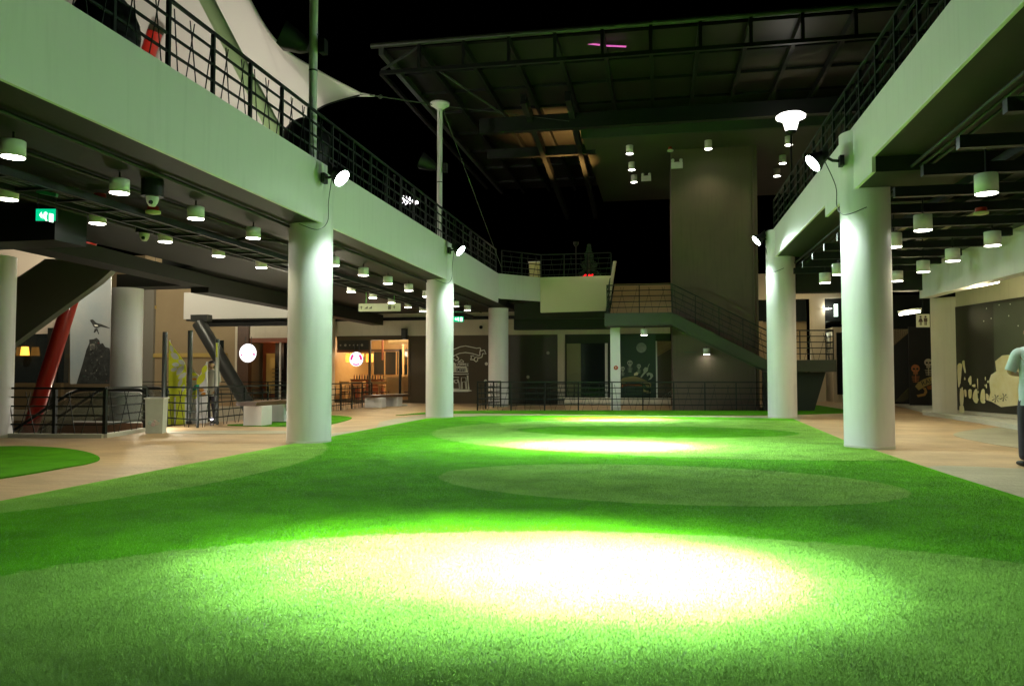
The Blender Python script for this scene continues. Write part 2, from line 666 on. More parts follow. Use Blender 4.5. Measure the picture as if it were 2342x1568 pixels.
turf_patch(((0, 1022), (110, 1023.5), (190, 1033), (228, 1048), (205, 1060), (150, 1070), (0, 1095), (-300, 1130), (-500, 1085), (-300, 1035)), 'rounded green lawn island on the beige paving at the left edge')
turf_patch(((520, 972.5), (600, 968), (653, 960), (740, 950), (803, 955), (780, 965), (740, 972), (653, 975.5)), 'small green lawn under the nearer plank bench')
slab([gz(*p) for p in ((905, 950), (975, 943), (1040, 940), (1140, 939.3), (1500, 939), (1756, 939.5), (1756, 949.5), (1500, 950), (1354, 948), (1100, 945), (975, 946.5))], 0.0, .018, 'artificial_lawn', TURFP)
tag(bpy.data.objects[-1] if False else COL.objects[-1], 'thin strip of green lawn along the foot of the middle railing', 'lawn', 'small artificial lawns on the paving', 'stuff')
turf_patch(((1760, 949), (1760, 941), (1830, 926), (1862, 926), (1926, 936), (1960, 941), (1926, 944.5), (1830, 948)), 'dark green lawn patch under the lower stair landing', 4)

# ================================================================== COLUMNS
RC = .455
COLS = []


def column(x, y, z1, label, r=RC, z0=0, stub=None, group='round pale columns around the lawn'):
    t = empty('column', (x, y, z0), label, 'column', group)
    mb = MB().lathe((x, y, z0), [(r * 1.003, 0), (r, .02), (r, z1 - z0)], 48)
    mb.build('shaft', PAINT, t)
    MB().lathe((x, y, z0), [(r + .004, .0), (r + .004, .055), (r, .06)], 48).build('base_band', KERB, t)
    return t


L1, L2, L3 = (-7.2, 15.31), (-7.15, 24.98), (-7.22, 34.9)
R1, R2 = (3.98, 16.26), (3.92, 26.78)
ZLB, ZLT = 4.53, 5.79
ZRB, ZRT = 5.24, 6.20
c_l1 = column(*L1, 5.73, 'thick pale column left of the lawn, nearest of the left row')
c_l2 = column(*L2, 5.73, 'pale column at the far left corner of the lawn, right of the direction sign')
c_l3 = column(*L3, 4.45, 'pale column standing behind the left end of the middle railing')
c_l0 = column(-7.18, 5.7, 5.73, 'pale column outside the picture to the left of the camera')
c_r1 = column(*R1, 6.14, 'thickest pale column on the right, between lawn and corridor')
c_r2 = column(*R2, 6.14, 'pale column at the far right corner of the lawn, before the stair landing')
c_r0 = column(3.95, 5.75, 6.14, 'pale column outside the picture to the right of the camera')
c0 = gz(-27, 1000)
column(c0.x, c0.y, 4.1, 'pale column cut by the left edge of the picture', .47)
column(-16.3, 21.7, 4.1, 'pale column behind the escalator handrails beside the bird mural', .455)


# ================================================================== LEFT DECK
XL = -6.82
pA, pB = gz(1236, 635, 5.78), gz(1397, 631, 5.78)
ld = empty('deck_edge', (XL, 15, ZLB), 'long pale fascia of the left upper deck running past three columns', 'deck edge')
MB().box(XL, -6, ZLB, XL - .06, 32.95, ZLT).build('fascia', PAINT, ld, .006)
bnd = MB()
q0 = Vector((XL, 32.95, 0))
pA0, pB0 = Vector((pA.x, pA.y, 0)), Vector((pB.x, pB.y, 0))
bk = Vector((.05, .3, 0))
za = 4.72
bnd.prism([q0 + Vector((0, 0, za)), q0 + Vector((0, 0, ZLT)), pA0 + Vector((0, 0, ZLT)), pA0 + Vector((0, 0, za))], bk)
bnd.build('fascia', PAINT, ld)
panel = MB()
f = Vector((0, -.04, 0))
panel.prism([pA0 + f + Vector((0, 0, 4.22)), pA0 + f + Vector((0, 0, ZLT)), pB0 + f + Vector((0, 0, ZLT)), pB0 + f + Vector((-.25, 0, 4.26))], Vector((0, .34, 0)))
panel.build('cloth_covered_panel', mat('cream_cloth', (.86, .80, .60), .8, .2, noise=(1.2, .4, (.78, .72, .52)), bump=(5, .3)), ld)

dk = empty('upper_deck', (-11, 10, 4.4), 'dark underside slab of the left upper deck', 'deck')
MB().box(XL - .06, -6, ZLB + .006, -13.2, 20.5, 5.3).box(XL - .06, 20.5, ZLB + .006, -14.3, 37.9, 5.3).build('soffit', DARKC, dk)
MB().box(XL - .02, 35.2, 4.76, -2.2, 37.9, 5.3).build('soffit', DARKC, dk)
mb = MB()
mb.box(-6.6, 35.4, 3.5, -2.0, 35.9, 4.0)
mb.build('cross_beam', DARKC, dk)
MB().box(-6.5, 35.0, 3.95, -2.1, 35.4, 4.7).build('soffit', DARKC, dk)
# beams under the left deck
bm = MB()
bm.bar((-12.9, 10.0, 4.28), (-13.9, 21.8, 4.28), .7, .36)
bm.bar((-13.9, 21.8, 4.2), (-14.1, 37.8, 4.2), .6, .52)
tag(bm.build('ceiling_beam', DARKC), 'dark beam crossing behind the left downlights over the far columns', 'beam', 'beams under the left deck')
bm = MB().box(-13.2, 12.3, 3.85, -10.75, 13.1, 4.45)
tag(bm.build('ceiling_beam', BLACK), 'short dark beam end hanging left of the green exit sign', 'beam', 'beams under the left deck')
bm = MB().box(-16.4, 21.3, 4.1, -14.2, 22.1, 4.5)
tag(bm.build('ceiling_beam', DARKC), 'dark beam above the column beside the bird mural', 'beam', 'beams under the left deck')
# cable tray and conduits
tr = empty('cable_tray', (-9.4, 18, 4.2), 'black cable tray running between the two rows of left downlights', 'cable tray')
for x, z, ww, hh in ((-9.05, 4.28, .06, .12), (-9.75, 4.28, .06, .12)):
    MB().box(x - ww / 2, 2, z - hh / 2, x + ww / 2, 37.5, z + hh / 2).build('side_rail', BLACK, tr)
mb = MB()
for k in range(44):
    y = 2.3 + k * .8
    mb.box(-9.75, y, 4.23, -9.05, y + .05, 4.27)
mb.build('rungs', BLACK, tr)['kind'] = 'stuff'
mb = MB()
for x in (-9.2, -9.35, -9.5, -9.62):
    mb.tube([(x, 2, 4.3), (x + .02, 14, 4.31), (x, 24, 4.3), (x, 37.5, 4.3)], .035, 6)
mb.build('cables', BLACK, tr)
for x, r, lab in ((-7.55, .035, 'thin black conduit on the dark ceiling nearest the left fascia'), (-8.62, .03, 'thin black conduit beside the first row of left downlights'),
                  (-10.75, .05, 'black pipe on the ceiling behind the second row of left downlights')):
    tag(MB().tube([(x, 1.5, ZLB - .01 - r), (x, 37.5, ZLB - .01 - r)], r, 6).build('conduit', BLACK), lab, 'conduit', 'conduits on the left ceiling')
mb = MB().tube([gz(640, 552, 4.42), gz(560, 545, 4.42), gz(500, 556, 4.4)], .03, 6)
tag(mb.build('conduit', BLACK), 'short bent black conduit on the ceiling beside the nearest left column', 'conduit', 'conduits on the left ceiling')

# ================================================================== RIGHT DECK
XR = 3.70
rd = empty('deck_edge', (XR, 15, ZRB), 'long pale fascia of the right upper deck slanting above two columns', 'deck edge')
MB().box(XR, -6, ZRB, XR + .06, 27.6, ZRT).build('fascia', PAINT, rd, .006)
for y0, y1 in ((14.58, 18.55), (3.7, 7.6)):
    MB().box(XR - .003, y0, ZRB - .27, XR + .057, y1, ZRB + .002).build('haunch', PAINT, rd)
MB().box(XR - .003, 27.0, 4.98, XR + .057, 27.59, ZRB + .002).build('haunch', PAINT, rd)
dk2 = empty('upper_deck', (4.6, 15, 5.1), 'dark underside slab of the right upper deck', 'deck')
mb = MB().box(XR + .06, -6, ZRB + .008, 5.9, 27.2, ZRB + .4)
mb.box(XR + .06, 14.6, 4.975, 8.1, 15.8, ZRB + .008)
mb.box(XR + .06, 17.2, 4.975, 8.1, 18.53, ZRB + .008)
mb.build('soffit', DARKC, dk2)
MB().box(5.9, -6, 5.35, 14, 27.2, 5.5).build('roof_panel', mat('tan_ceiling_panel', (.66, .60, .38), .8, noise=(.6, .6, (.5, .46, .28))), dk2)
MB().box(XR + .4, 26.7, 4.1, 8.2, 27.2, ZRB).build('cross_beam', DARKC, dk2)

# lattice of joists below the right ceiling
lt = empty('ceiling_lattice', (6.6, 18, 4.7), 'black lattice of joists under the right corridor ceiling', 'ceiling lattice')
for i in range(11):
    y = 10.4 + i * 1.55
    MB().box(4.2, y, 4.62, 8.0, y + .14, 4.8).build('cross_joist', BLACK, lt)
for i, x in enumerate((5.45, 5.95, 6.4, 6.95, 7.5, 7.95)):
    MB().box(x, 3, 4.83, x + (.28 if i % 2 else .12), 27, 4.98).build('long_joist', BLACK, lt)
mb = MB()
for x in (4.35, 4.5, 4.65):
    mb.tube([(x, 3, 5.05), (x, 27, 5.05)], .03, 6)
tag(mb.build('conduit', BLACK), 'bundle of black conduits under the right deck soffit', 'conduit')

# bulkhead over the shops on the right
bh = empty('bulkhead', (8.2, 18, 3.6), 'pale green lit bulkhead beam over the right shop fronts', 'bulkhead')
MB().prism([(8.2, 6, 3.6), (8.2, 27.0, 3.86), (8.2, 27.0, 5.9), (8.2, 6, 5.9)], (.35, 0, 0)).build('beam', PAINT, bh)
MB().prism([(8.55, 6, 4.35), (8.55, 27, 4.35), (12, 27, 4.35), (12, 6, 4.35)], (0, 0, .1)).build('shop_soffit', DARKC, bh)
for (a, b, z, lab) in (((2215, 657), (2283, 644), 3.9, 'bright fluorescent tube under the bulkhead above the yellow mural'), ((2058, 719), (2103, 712), 3.62, 'small fluorescent tube left of the restroom sign')):
    pa, pb = gz(*a, z), gz(*b, z)
    t = empty('tube_lamp', pa, lab, 'tube lamp', 'fluorescent tubes in the right corridor')
    MB().tube([pa, pb], .04, 8).build('tube', TUBEG, t)
    MB().bar(pa + Vector((0, 0, .09)), pb + Vector((0, 0, .09)), .16, .06).build('housing', WHITE, t)
    point('tube_light', (pa + pb) / 2 + Vector((-.1, 0, -.15)), 55, (1, .86, .5), t, .2)


# ================================================================== RAILINGS
def railing(pts, h, step, label, rails=5, posts=(.055, .055), group=None, zig=True, first=True, name='railing', m=RAIL):
    """dark steel railing along points; each post and each rail a part, thin zigzag rods as one infill part per run"""
    pts = [Vector(p) for p in pts]
    t = empty(name, pts[0], label, 'railing', group)
    up = Vector((0, 0, h))
    done = []
    for i in range(len(pts) - 1):
        a, b = pts[i], pts[i + 1]
        L_ = (b - a).length
        dr = (b - a) / L_
        k = max(1, round(L_ / step))
        for j in range(k + 1):
            p = a + dr * (L_ * j / k)
            if any((p - q).length < .05 for q in done):
                continue
            done.append(p)
            hor = Vector((dr.x, dr.y, 0)).normalized()
            MB().box(p.x - posts[0] / 2, p.y - posts[1] / 2, p.z, p.x + posts[0] / 2, p.y + posts[1] / 2, p.z + h - .028).build('post', m, t)
        for r_ in range(rails):
            z = h * (1 - r_ / rails) if rails > 1 else h
            MB().bar(a + Vector((0, 0, z)), b + Vector((0, 0, z)), .05 if r_ == 0 else .032, .045 if r_ == 0 else .034).build('rail', m, t)
        if zig:
            mb = MB()
            nrm = dr.cross(Vector((0, 0, 1))).normalized() * .024
            for j in range(k):
                s0 = a + dr * (L_ * j / k)
                s1 = a + dr * (L_ * (j + 1) / k)
                ww = s1 - s0
                for u0, u1 in ((.12, .34), (.42, .28), (.55, .78), (.88, .7)) if j % 2 else ((.2, .08), (.3, .52), (.62, .42), (.74, .94)):
                    mb.bar(s0 + ww * u0 + Vector((0, 0, .0)) + nrm, s0 + ww * u1 + Vector((0, 0, h * .92)) + nrm, .013, .013)
            mb.build('infill_rods', m, t)
    return t


railing([(XL - .1, .8, ZLT - .25), (XL - .1, 32.9, ZLT - .25)], 1.28, 1.13, 'long dark railing on the left upper deck against the white tent', group=None)
railing([pA0 + Vector((-1.5, -1.4, ZLT - .1)), pA0 + Vector((0, .15, ZLT - .1)), pB0 + Vector((0, .15, ZLT - .1))], 1.15, 1.1, 'dark railing on the upper deck corner above the cream panel')
railing([(XR + .1, .8, ZRT - .25), (XR + .1, 27.2, ZRT - .25)], 1.3, 1.13, 'long dark railing on the right upper deck seen against the night')

# ================================================================== FLOODLIGHTS
FCOL = (.80, 1.0, 1.0)


def floodlight(x, y, z, side, target, label, cable=True, p_in=1.0, off=.42, s_in=1.0):
    """side +1: lens looks to +x.  housing on a bracket, lens, cable, beam"""
    t = empty('floodlight', (x, y, z), label, 'floodlight', 'floodlights on the column heads')
    c = Vector((x + side * off, y - .05, z))
    d = (Vector((target[0], target[1], 0)) - c)
    d = Vector((side * .80, -.12, -.66)).normalized()
    MB().lathe(c - d * .12, [(.04, -.2), (.09, -.16), (.11, -.04), (.16, .04), (.20, .12), (.20, .17)], 20, d).build('housing', BLACK, t)
    MB().lathe(c - d * .12, [(.18, .162), (.18, .176)], 20, d).build('lens', LENS, t)
    up = Vector((0, 1, 0))
    mb = MB().tube([Vector((x, y, z)), Vector((x + side * .16, y, z + .02)), c - d * .2], .03, 8)
    mb.box(x - .04, y - .09, z - .1, x + .04, y + .09, z + .1)
    mb.build('bracket', BLACK, t)
    mb = MB()
    for k in range(5):
        mb.bar(c - d * (.30 - k * .03) + Vector((0, -.13, 0)), c - d * (.30 - k * .03) + Vector((0, .13, 0)), .012, .26)
    mb.build('cooling_fins', BLACK, t)
    if cable:
        pts = smooth_loop([c - d * .25 + Vector((0, 0, -.15)), Vector((x + side * .12, y - .05, z - .5)), Vector((x + side * .1, y - .04, z - .9)),
                           Vector((x + side * .02, y - .35, z - 1.12)), Vector((x - side * .35, y - .4, z - 1.0))], 6, closed=False)
        MB().tube(pts, .008, 6).build('cable', BLACK, t)
    src = c + d * .12
    spot('flood_beam', src, (target[0], target[1], 0), 24000 * p_in, 24, 1.0, (.70, 1.0, 1.0), t, .09)
    spot('flood_halo', src, (target[0], target[1], 0), 5200 * p_in, 35, 1.0, (.74, 1.0, 1.0), t, .09)
    if s_in < 1:
        spot('flood_wide', src, (-1.35, 5.75, 0), 2300, 38, .8, FCOL, t, .09)
    else:
        spot('flood_halo', src, (target[0], target[1], 0), 2000, 48, 1.0, FCOL, t, .09)
    spot('flood_skirt', src, (target[0], target[1], 0), 1400 * min(1, s_in ** 1.5), 86, 1.0, FCOL, t, .09)
    spot('flood_spill', c + d * .42, (target[0], target[1] - 1.2, 0), 370 * s_in, 168, .3, (.80, 1.0, .90), t, .09)
    return t


TG = (-.9, )
floodlight(XL + .09, 14.9, 5.43, 1, (-1.5, 15.5), 'lit floodlight on the nearest left column', off=.37)
floodlight(XL + .09, 24.6, 5.47, 1, (-1.9, 24.9), 'lit floodlight on the left column before the cream panel', off=.36)
floodlight(XR - .2, 16.0, 5.56, -1, (-.6, 15.5), 'large lit floodlight on the nearest right column', off=.5)
floodlight(XR - .09, 26.7, 5.85, -1, (-1.2, 25.1), 'small lit floodlight on the far right column before the tower')
floodlight(XL + .09, 5.6, 5.33, 1, (-1.35, 5.85), 'floodlight on the left column beside the camera, outside the picture', p_in=.5, s_in=.24)
floodlight(XR - .09, 5.6, 5.62, -1, (-.3, 5.6), 'floodlight on the right column beside the camera, outside the picture', s_in=.3)

# ================================================================== DOWNLIGHTS
DCOL = (1.0, .93, .60)


def downlight_proto(x, y, z, top, r=.145, h=.3, power=60, name='ceiling_downlight'):
    t = empty(name, (x, y, z))
    MB().lathe((x, y, z), [(r * .95, .004), (r, .0), (r, h), (r * .97, h + .005)], 24).build('housing', WHITE, t)
    MB().lathe((x, y, z), [(r * .94, -.003), (r * .94, .022)], 24).build('lens', DLG, t)
    if top > z + h:
        MB().tube([(x, y, z + h), (x, y, top)], .015, 6).build('stem', BLACK, t)
    spot('downlight_beam', (x, y, z - .02), (x, y, 0), power, 120, .8, DCOL, t, .1)
    return t


ORD = ['first', 'second', 'third', 'fourth', 'fifth', 'sixth', 'seventh', 'eighth', 'ninth', 'tenth', 'eleventh', 'twelfth', 'thirteenth', 'fourteenth']
pro = None
for row, (x, ys) in enumerate(((-8.16, [8.6 + 2.02 * k for k in range(13)]), (-10.2, [10.68 + 2.02 * k for k in range(12)]))):
    for i, y in enumerate(ys):
        if pro is None:
            pro = downlight_proto(x, y, 4.2, ZLB, h=.21, power=84)
            o = pro
        else:
            o = copy_tree(pro, (x, y, 4.2))
        tag(o, ('%s downlight from the left in the row nearest the left fascia' if row == 0 else '%s downlight from the left in the second row under the left deck') % ORD[i], 'downlight', 'white cylinder downlights under the left deck')
pro = None
for (x, y, lab) in ((4.98, 13.14, 'largest white cylinder downlight in the right corridor'), (5.03, 16.27, 'cylinder downlight right of the nearest right column head'),
                    (5.05, 18.27, 'cylinder downlight touching the right side of the nearest right column'), (5.0, 20.6, 'cylinder downlight hidden behind the nearest right column'),
                    (4.91, 23.02, 'cylinder downlight at the left side of the nearest right column'), (4.95, 25.03, 'cylinder downlight between the two right columns'),
                    (7.1, 18.48, 'cylinder downlight closest to the green lit bulkhead'), (7.09, 20.8, 'middle cylinder downlight in front of the bulkhead'),
                    (7.05, 22.86, 'cylinder downlight at the far end of the bulkhead'), (6.97, 24.96, 'farthest cylinder downlight right of the thick column'),
                    (5.0, 9.5, 'cylinder downlight outside the picture in the near right corridor'), (7.1, 12.2, 'cylinder downlight outside the picture before the right shops'),
                    (7.1, 15.4, 'cylinder downlight outside the picture beside the yellow mural')):
    if pro is None:
        pro = downlight_proto(x, y, 4.2, 5.1, .165, .3, 100)
        o = pro
    else:
        o = copy_tree(pro, (x, y, 4.2))
    tag(o, lab, 'downlight', 'white cylinder downlights in the right corridor')
# ================================================================== CANOPY, SOFFIT, TOWER
CAN = mat('canopy_panel', (.010, .008, .005), .5, .5, noise=(.5, .7, (.010, .009, .006)))
cy0, cx0, cx1, cz = 24.0, -8.9, 16.0, 12.0
cn = empty('canopy', (3, 30, 11), 'huge dark ribbed steel canopy over the far upper level', 'canopy')
MB().box(cx0, cy0 + .3, cz + .12, cx1, 44, cz + .2).build('roof_sheet', CAN, cn)
MB().tube([(cx0 - .35, cy0, cz + .2), (cx1, cy0, cz + .2)], .09, 10).build('edge_tube', mat('canopy_edge', (.03, .035, .022), .5), cn)
MB().bar((cx0, cy0, cz - .72), (cx1, cy0, cz - .72), .12, .12).build('bottom_chord', BLACK, cn)
MB().bar((cx0, cy0, cz - .72), (cx0, 40, cz - .72), .12, .12).build('bottom_chord', BLACK, cn)
MB().bar((cx0, cy0, cz), (cx0, 44, cz), .16, .24).build('edge_beam', GREYM, cn)
x = cx0
i = 0
while x < cx1:
    if i:
        MB().bar((x, cy0, cz - .66), (x, cy0, cz + .15), .1, .1).build('truss_post', BLACK, cn)
        MB().bar((x, cy0, cz - .02), (x, 44, cz - .02), .12, .26).build('rib', BLACK, cn)
    x += 1.48 if i else 1.3
    i += 1
MB().bar((cx0, cy0 + .05, cz - .62), (cx0 + 1.3, cy0, cz + .05), .07, .07).build('truss_brace', GREYM, cn)
for k, y in enumerate((26.2, 28.2, 30.4, 33.2, 36, 39, 42)):
    MB().bar((cx0, y, cz + .07), (cx1, y, cz + .07), .07, .1).build('purlin', BLACK, cn)
MB().bar((cx0 + 2.2, 28.9, 10.9), (9, 28.9, 10.9), .3, .55).build('main_beam', BLACK, cn)
MB().bar((cx0 + 1.6, 33, 11.0), (-2.6, 33, 11.0), .25, .4).build('main_beam', BLACK, cn)
for x in (-4.7, -3.1):
    MB().bar((x, 27, 11.2), (x - .4, 44, 10.4), .2, .35).build('raking_beam', BLACK, cn)
MB().tube([(-7.2, 25, 11.6), (-5.6, 29, 11.2), (-1.0, 33, 11.4)], .035, 6).build('cable', GREYM, cn)
t = empty('neon_reflection', (-2.5, 25, 12), 'broken magenta neon reflection under the canopy edge, modelled as glowing tubes', 'neon reflection')  # glowing tubes stand in for a reflection in the canopy panels
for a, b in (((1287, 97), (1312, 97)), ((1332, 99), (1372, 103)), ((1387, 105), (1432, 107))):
    MB().tube([gy(*a, 25), gy(*b, 25)], .026, 6).build('tube', NEON_REFL, t)

sf = empty('high_soffit', (2, 34, 11), 'dark high ceiling slab around the top of the grey tower', 'soffit')
MB().box(-3.0, 31.35, 10.95, 12, 43, 11.15).build('underside', mat('soffit_brown', (.05, .045, .03), .7, noise=(.4, .6, (.03, .03, .022))), sf)
MB().box(-3.06, 31.25, 10.96, 12, 31.35, 11.7).build('edge', mat('soffit_edge', (.03, .04, .026), .7), sf)

tw = empty('tower', (2.3, 33.5, 0), 'tall plain grey concrete tower behind the stairs', 'tower')
MB().box(.53, 33.5, -6, 4.02, 37.9, 10.95).build('wall', TOWER, tw, .01)
MB().tube([(3.86, 33.46, .1), (3.86, 33.46, 10.9)], .03, 6).build('conduit', TOWER, tw)
MB().box(1.0, 33.47, 2.35, 1.5, 33.5, 2.38).build('conduit', GREYM, tw)
mb = MB()
pro = None
for (px, py, lab) in ((1440, 352, 'upper of three small cylinder downlights left of the tower top'), (1445, 389, 'middle of three small cylinder downlights left of the tower top'),
                      (1450, 417, 'lowest of three small cylinder downlights left of the tower top'), (1620, 341, 'small cylinder downlight directly above the grey tower face'),
                      (1804, 332, 'small cylinder downlight just under the glowing urn lamp'), (1790, 374, 'small cylinder downlight between urn lamp and floodlight'),
                      (1777, 403, 'small cylinder downlight lowest beside the right floodlight')):
    p = gz(px, py, 10.6)
    if pro is None:
        pro = downlight_proto(p.x, p.y, 10.6, 10.95, .15, .34, 110)
        o = pro
    else:
        o = copy_tree(pro, p)
    tag(o, lab, 'downlight', 'small cylinder downlights under the high soffit')


def emergency(px, py, Y, label, s=1.):
    p = gy(px, py, Y)
    t = empty('emergency_light', p, label, 'emergency light')
    MB().box(p.x - .24 * s, p.y - .12, p.z - .13 * s, p.x + .24 * s, p.y, p.z + .13 * s).build('box', MATS['pale_paint'], t, .008)
    for s_ in (-1, 1):
        MB().lathe((p.x + s_ * .17 * s, p.y - .06, p.z + .2 * s), [(.03, -.05), (.07 * s, 0), (.07 * s, .06), (.0, .07)], 12, (0, -1, .1)).build('lamp_head', WHITE, t)
    return t


emergency(1548, 379, 33.45, 'twin headed emergency light on the upper left edge of the grey tower')
emergency(1478, 409, 37, 'twin spot emergency light hanging left of the tower', .95)
p = gz(1533, 346, 10.75)
t = empty('smoke_detector', p, 'red and white detector under the high soffit left of the tower', 'smoke detector')
MB().lathe(p, [(.13, 0), (.13, .05)], 16).build('base', WHITE, t)
MB().lathe(p, [(.1, .05), (.08, .16), (.02, .2)], 16).build('cap', REDP, t)

# urn lamp
lp = gx(1809, 300, 4.35)
t = empty('post_lamp', (lp.x, lp.y, ZRT - .3), 'glowing white urn shaped post lamp on the right upper deck', 'lamp')
bz = lp.z
MB().tube([(lp.x, lp.y, ZRT - .3), (lp.x, lp.y, bz - .1)], .035, 8).build('post', BLACK, t)
s_ = 1.0 * (lp.y / 26.)
MB().lathe((lp.x, lp.y, bz), [(.06, -.12), (.17, -.07), (.18, 0)], 20).build('collar', BLACK, t)
MB().lathe((lp.x, lp.y, bz), [(.17, 0), (.21, .15), (.27, .36), (.30, .38)], 24).build('bowl', LAMPG, t)
MB().lathe((lp.x, lp.y, bz), [(.30, .382), (.47, .44), (.48, .5), (.40, .56), (.1, .6)], 24).build('cap', LAMPG, t)
point('post_lamp_light', (lp.x, lp.y, bz + .9), 10, (1, .92, .85), t, .3)

# ================================================================== STAIRS
st = empty('stairs', (-2.16, 32, 1.5), 'dark green open staircase descending right past the grey tower', 'stairs')
Z1 = 3.93
MB().box(-2.2, 32, 3.4, .5, 33.3, Z1).build('upper_landing', STAIRG, st, .01)
MB().prism([(.5, 32, 3.4), (.5, 32, Z1), (4.1, 32, 2.02), (5.15, 32, 2.01), (5.15, 32, 1.54), (4.2, 32, 1.54)], (0, .12, 0)).build('stringer', STAIRG, st)
MB().prism([(.5, 33.2, 3.4), (.5, 33.2, Z1), (4.1, 33.2, 2.02), (5.15, 33.2, 2.01), (5.15, 33.2, 1.54), (4.2, 33.2, 1.54)], (0, .12, 0)).build('stringer', STAIRG, st)
nst = 12
mb = MB()
for k in range(nst):
    x0 = .5 + 3.6 * k / nst
    z = Z1 - .16 * (k + 1) + .02
    mb.box(x0, 32.12, z - .16, x0 + 3.6 / nst + .01, 33.2, z)
mb.build('steps', STAIRG, st)
MB().box(4.1, 32.003, 1.54, 6.7, 33.5, 2.0).build('lower_landing', STAIRG, st, .01)
MB().prism([(4.05, 32.5, 1.53), (6.4, 32.5, 1.53), (5.95, 32.5, 0.01), (4.05, 32.5, .01)], (0, .5, 0)).build('support_wall', mat('black_green_wall', (.012, .018, .012), .6), st)
for k in range(10):
    y = 33.3 + k * .36
    z = Z1 + .17 * (k + 1)
    MB().box(-2.05, y, z - .15, .5, y + .36, z - .03).box(-2.05, y, z - .03, .5, y + .38, z).build('step', TREAD, st)
railing([(-2.1, 33.2, Z1), (-2.1, 32.06, Z1), (.5, 32.06, Z1), (4.15, 32.06, 2.02), (6.6, 32.06, 2.0), (6.6, 33.4, 2.0)], 1.14, 1.15, 'thin dark railing following the green stairs and both landings', posts=(.04, .04))
railing([(-2.12, 33.4, Z1 + .1), (-2.12, 36.9, 5.6)], 1.1, 1.2, 'dark handrail climbing the brown upper flight', posts=(.04, .04), zig=False)
t = empty('square_column', (-1.85, 33.2, -6), 'square white column with a small red sign under the stair landing', 'column')
MB().box(-2.03, 32.9, -6, -1.63, 33.3, 3.4).build('shaft', WHITE, t, .006)
s = MB().lathe((-1.80, 32.89, 1.72), [(.09, 0), (.09, .012)], 20, (0, -1, 0)).build('red_sign', REDP, t)
MB().box(-1.815, 32.868, 1.68, -1.79, 32.876, 1.76).build('sign_mark', WHITE, t)
pro = downlight_proto(-.62, 32.6, 3.05, 3.4, .145, .26, 55)
tag(pro, 'white cylinder downlight under the upper stair landing', 'downlight')
o = downlight_proto(1.9, 33.25, 2.26, 2.6, .14, .25, 5)
tag(o, 'white cylinder lamp on the tower below the sloping stairs', 'downlight')

# middle railing round the opening
mr = [gz(1145, 929.5), gz(1092, 938), gz(1400, 938.2), gz(1756, 939.3)]
railing(mr, 1.13, 1.28, 'long low dark railing in front of the stairs at the far end of the lawn', posts=(.05, .05))
railing([(-6.45, 37.72, 0), (-.5, 37.72, 0)], 1.0, 1.3, 'dark railing on the far side of the opening before the dark doors', posts=(.04, .04))
railing([gz(1110, 931), gz(1165, 926)], 1.13, .9, 'short inner dark railing beside the column behind the middle railing', posts=(.05, .05), zig=False)

# ================================================================== FAR FACADE (Y=38)
YB = 38.


def X38(px, Y=YB):
    return gy(px, 850, Y).x


def Z38(py, px=1000, Y=YB):
    return gy(px, py, Y).z


fb = empty('shop_building', (-8, YB, 0), 'row of dark boarded shop fronts below a cream band at the far end', 'building')
MB().box(-17.9, YB, 3.4, 0.5, YB + .4, 4.6).build('cream_band', CREAM, fb)
MB().box(-17.9, YB - .12, 4.18, 0.5, YB, 4.34).build('black_pipe', BLACK, fb)
MB().box(X38(935), YB, 0, X38(1275), YB + .2, 3.4).build('hoarding', BROWN, fb)
MB().box(X38(1166), YB - .02, 0, X38(1276), YB, 3.35).build('hoarding', DBROWN, fb)
MB().box(X38(1276), YB - .1, 0, X38(1292), YB + .3, 3.4).build('pier', CREAM, fb)
MB().box(X38(1292), YB + .1, 0, .5, YB + .3, 3.4).build('back_wall', mat('very_dark_wall', (.012, .016, .012), .5), fb)
MB().box(X38(1296), YB + .05, .35, X38(1328), YB + .1, 2.95).build('pale_panel', mat('olive_wall', (.22, .24, .12), .7), fb)
MB().box(X38(1328) + .02, YB, .35, X38(1384), YB + .1, 2.95).build('dark_door', GLASSY, fb)
MB().box(X38(1384), YB - .05, .2, X38(1390), YB + .1, 2.95).build('door_frame', WHITE, fb)
MB().box(X38(1292), YB - .3, .02, .5, YB + .05, .33).build('ledge', CREAM, fb)
# speaker on the cream band, camera dot, small emblems
t = empty('loudspeaker', (X38(927), YB - .25, 3.55), 'small black loudspeaker on the cream band above the café window', 'loudspeaker')
MB().box(X38(921), YB - .28, Z38(775), X38(932), YB, Z38(751)).build('box', BLACK, t, .01)
MB().box(X38(922), YB - .287, Z38(773), X38(931), YB - .28, Z38(753)).build('grille', GREYM, t)
p = gy(1100, 748, YB - .1)
t = empty('ball_camera', p, 'tiny black ball camera on the cream band beside the far left column', 'camera')
MB().ball(p, .09, 12).build('body', BLACK, t)
MB().lathe(p, [(.05, .05), (.05, .12)], 12, (0, 1, 0)).build('mount', BLACK, t)


def chalk(pts, w=.022, Y=YB - .012, closed=False):
    q = [gy(px, py, Y) for px, py in pts]
    if closed:
        q.append(q[0])
    return q


def disp(z):   # zoom of [1120,840,1280,1000] at 9.8x -> 2342-wide picture coordinates
    return ((1120 + z[0] / 9.8) * .9148, (840 + z[1] / 9.8) * .9148)


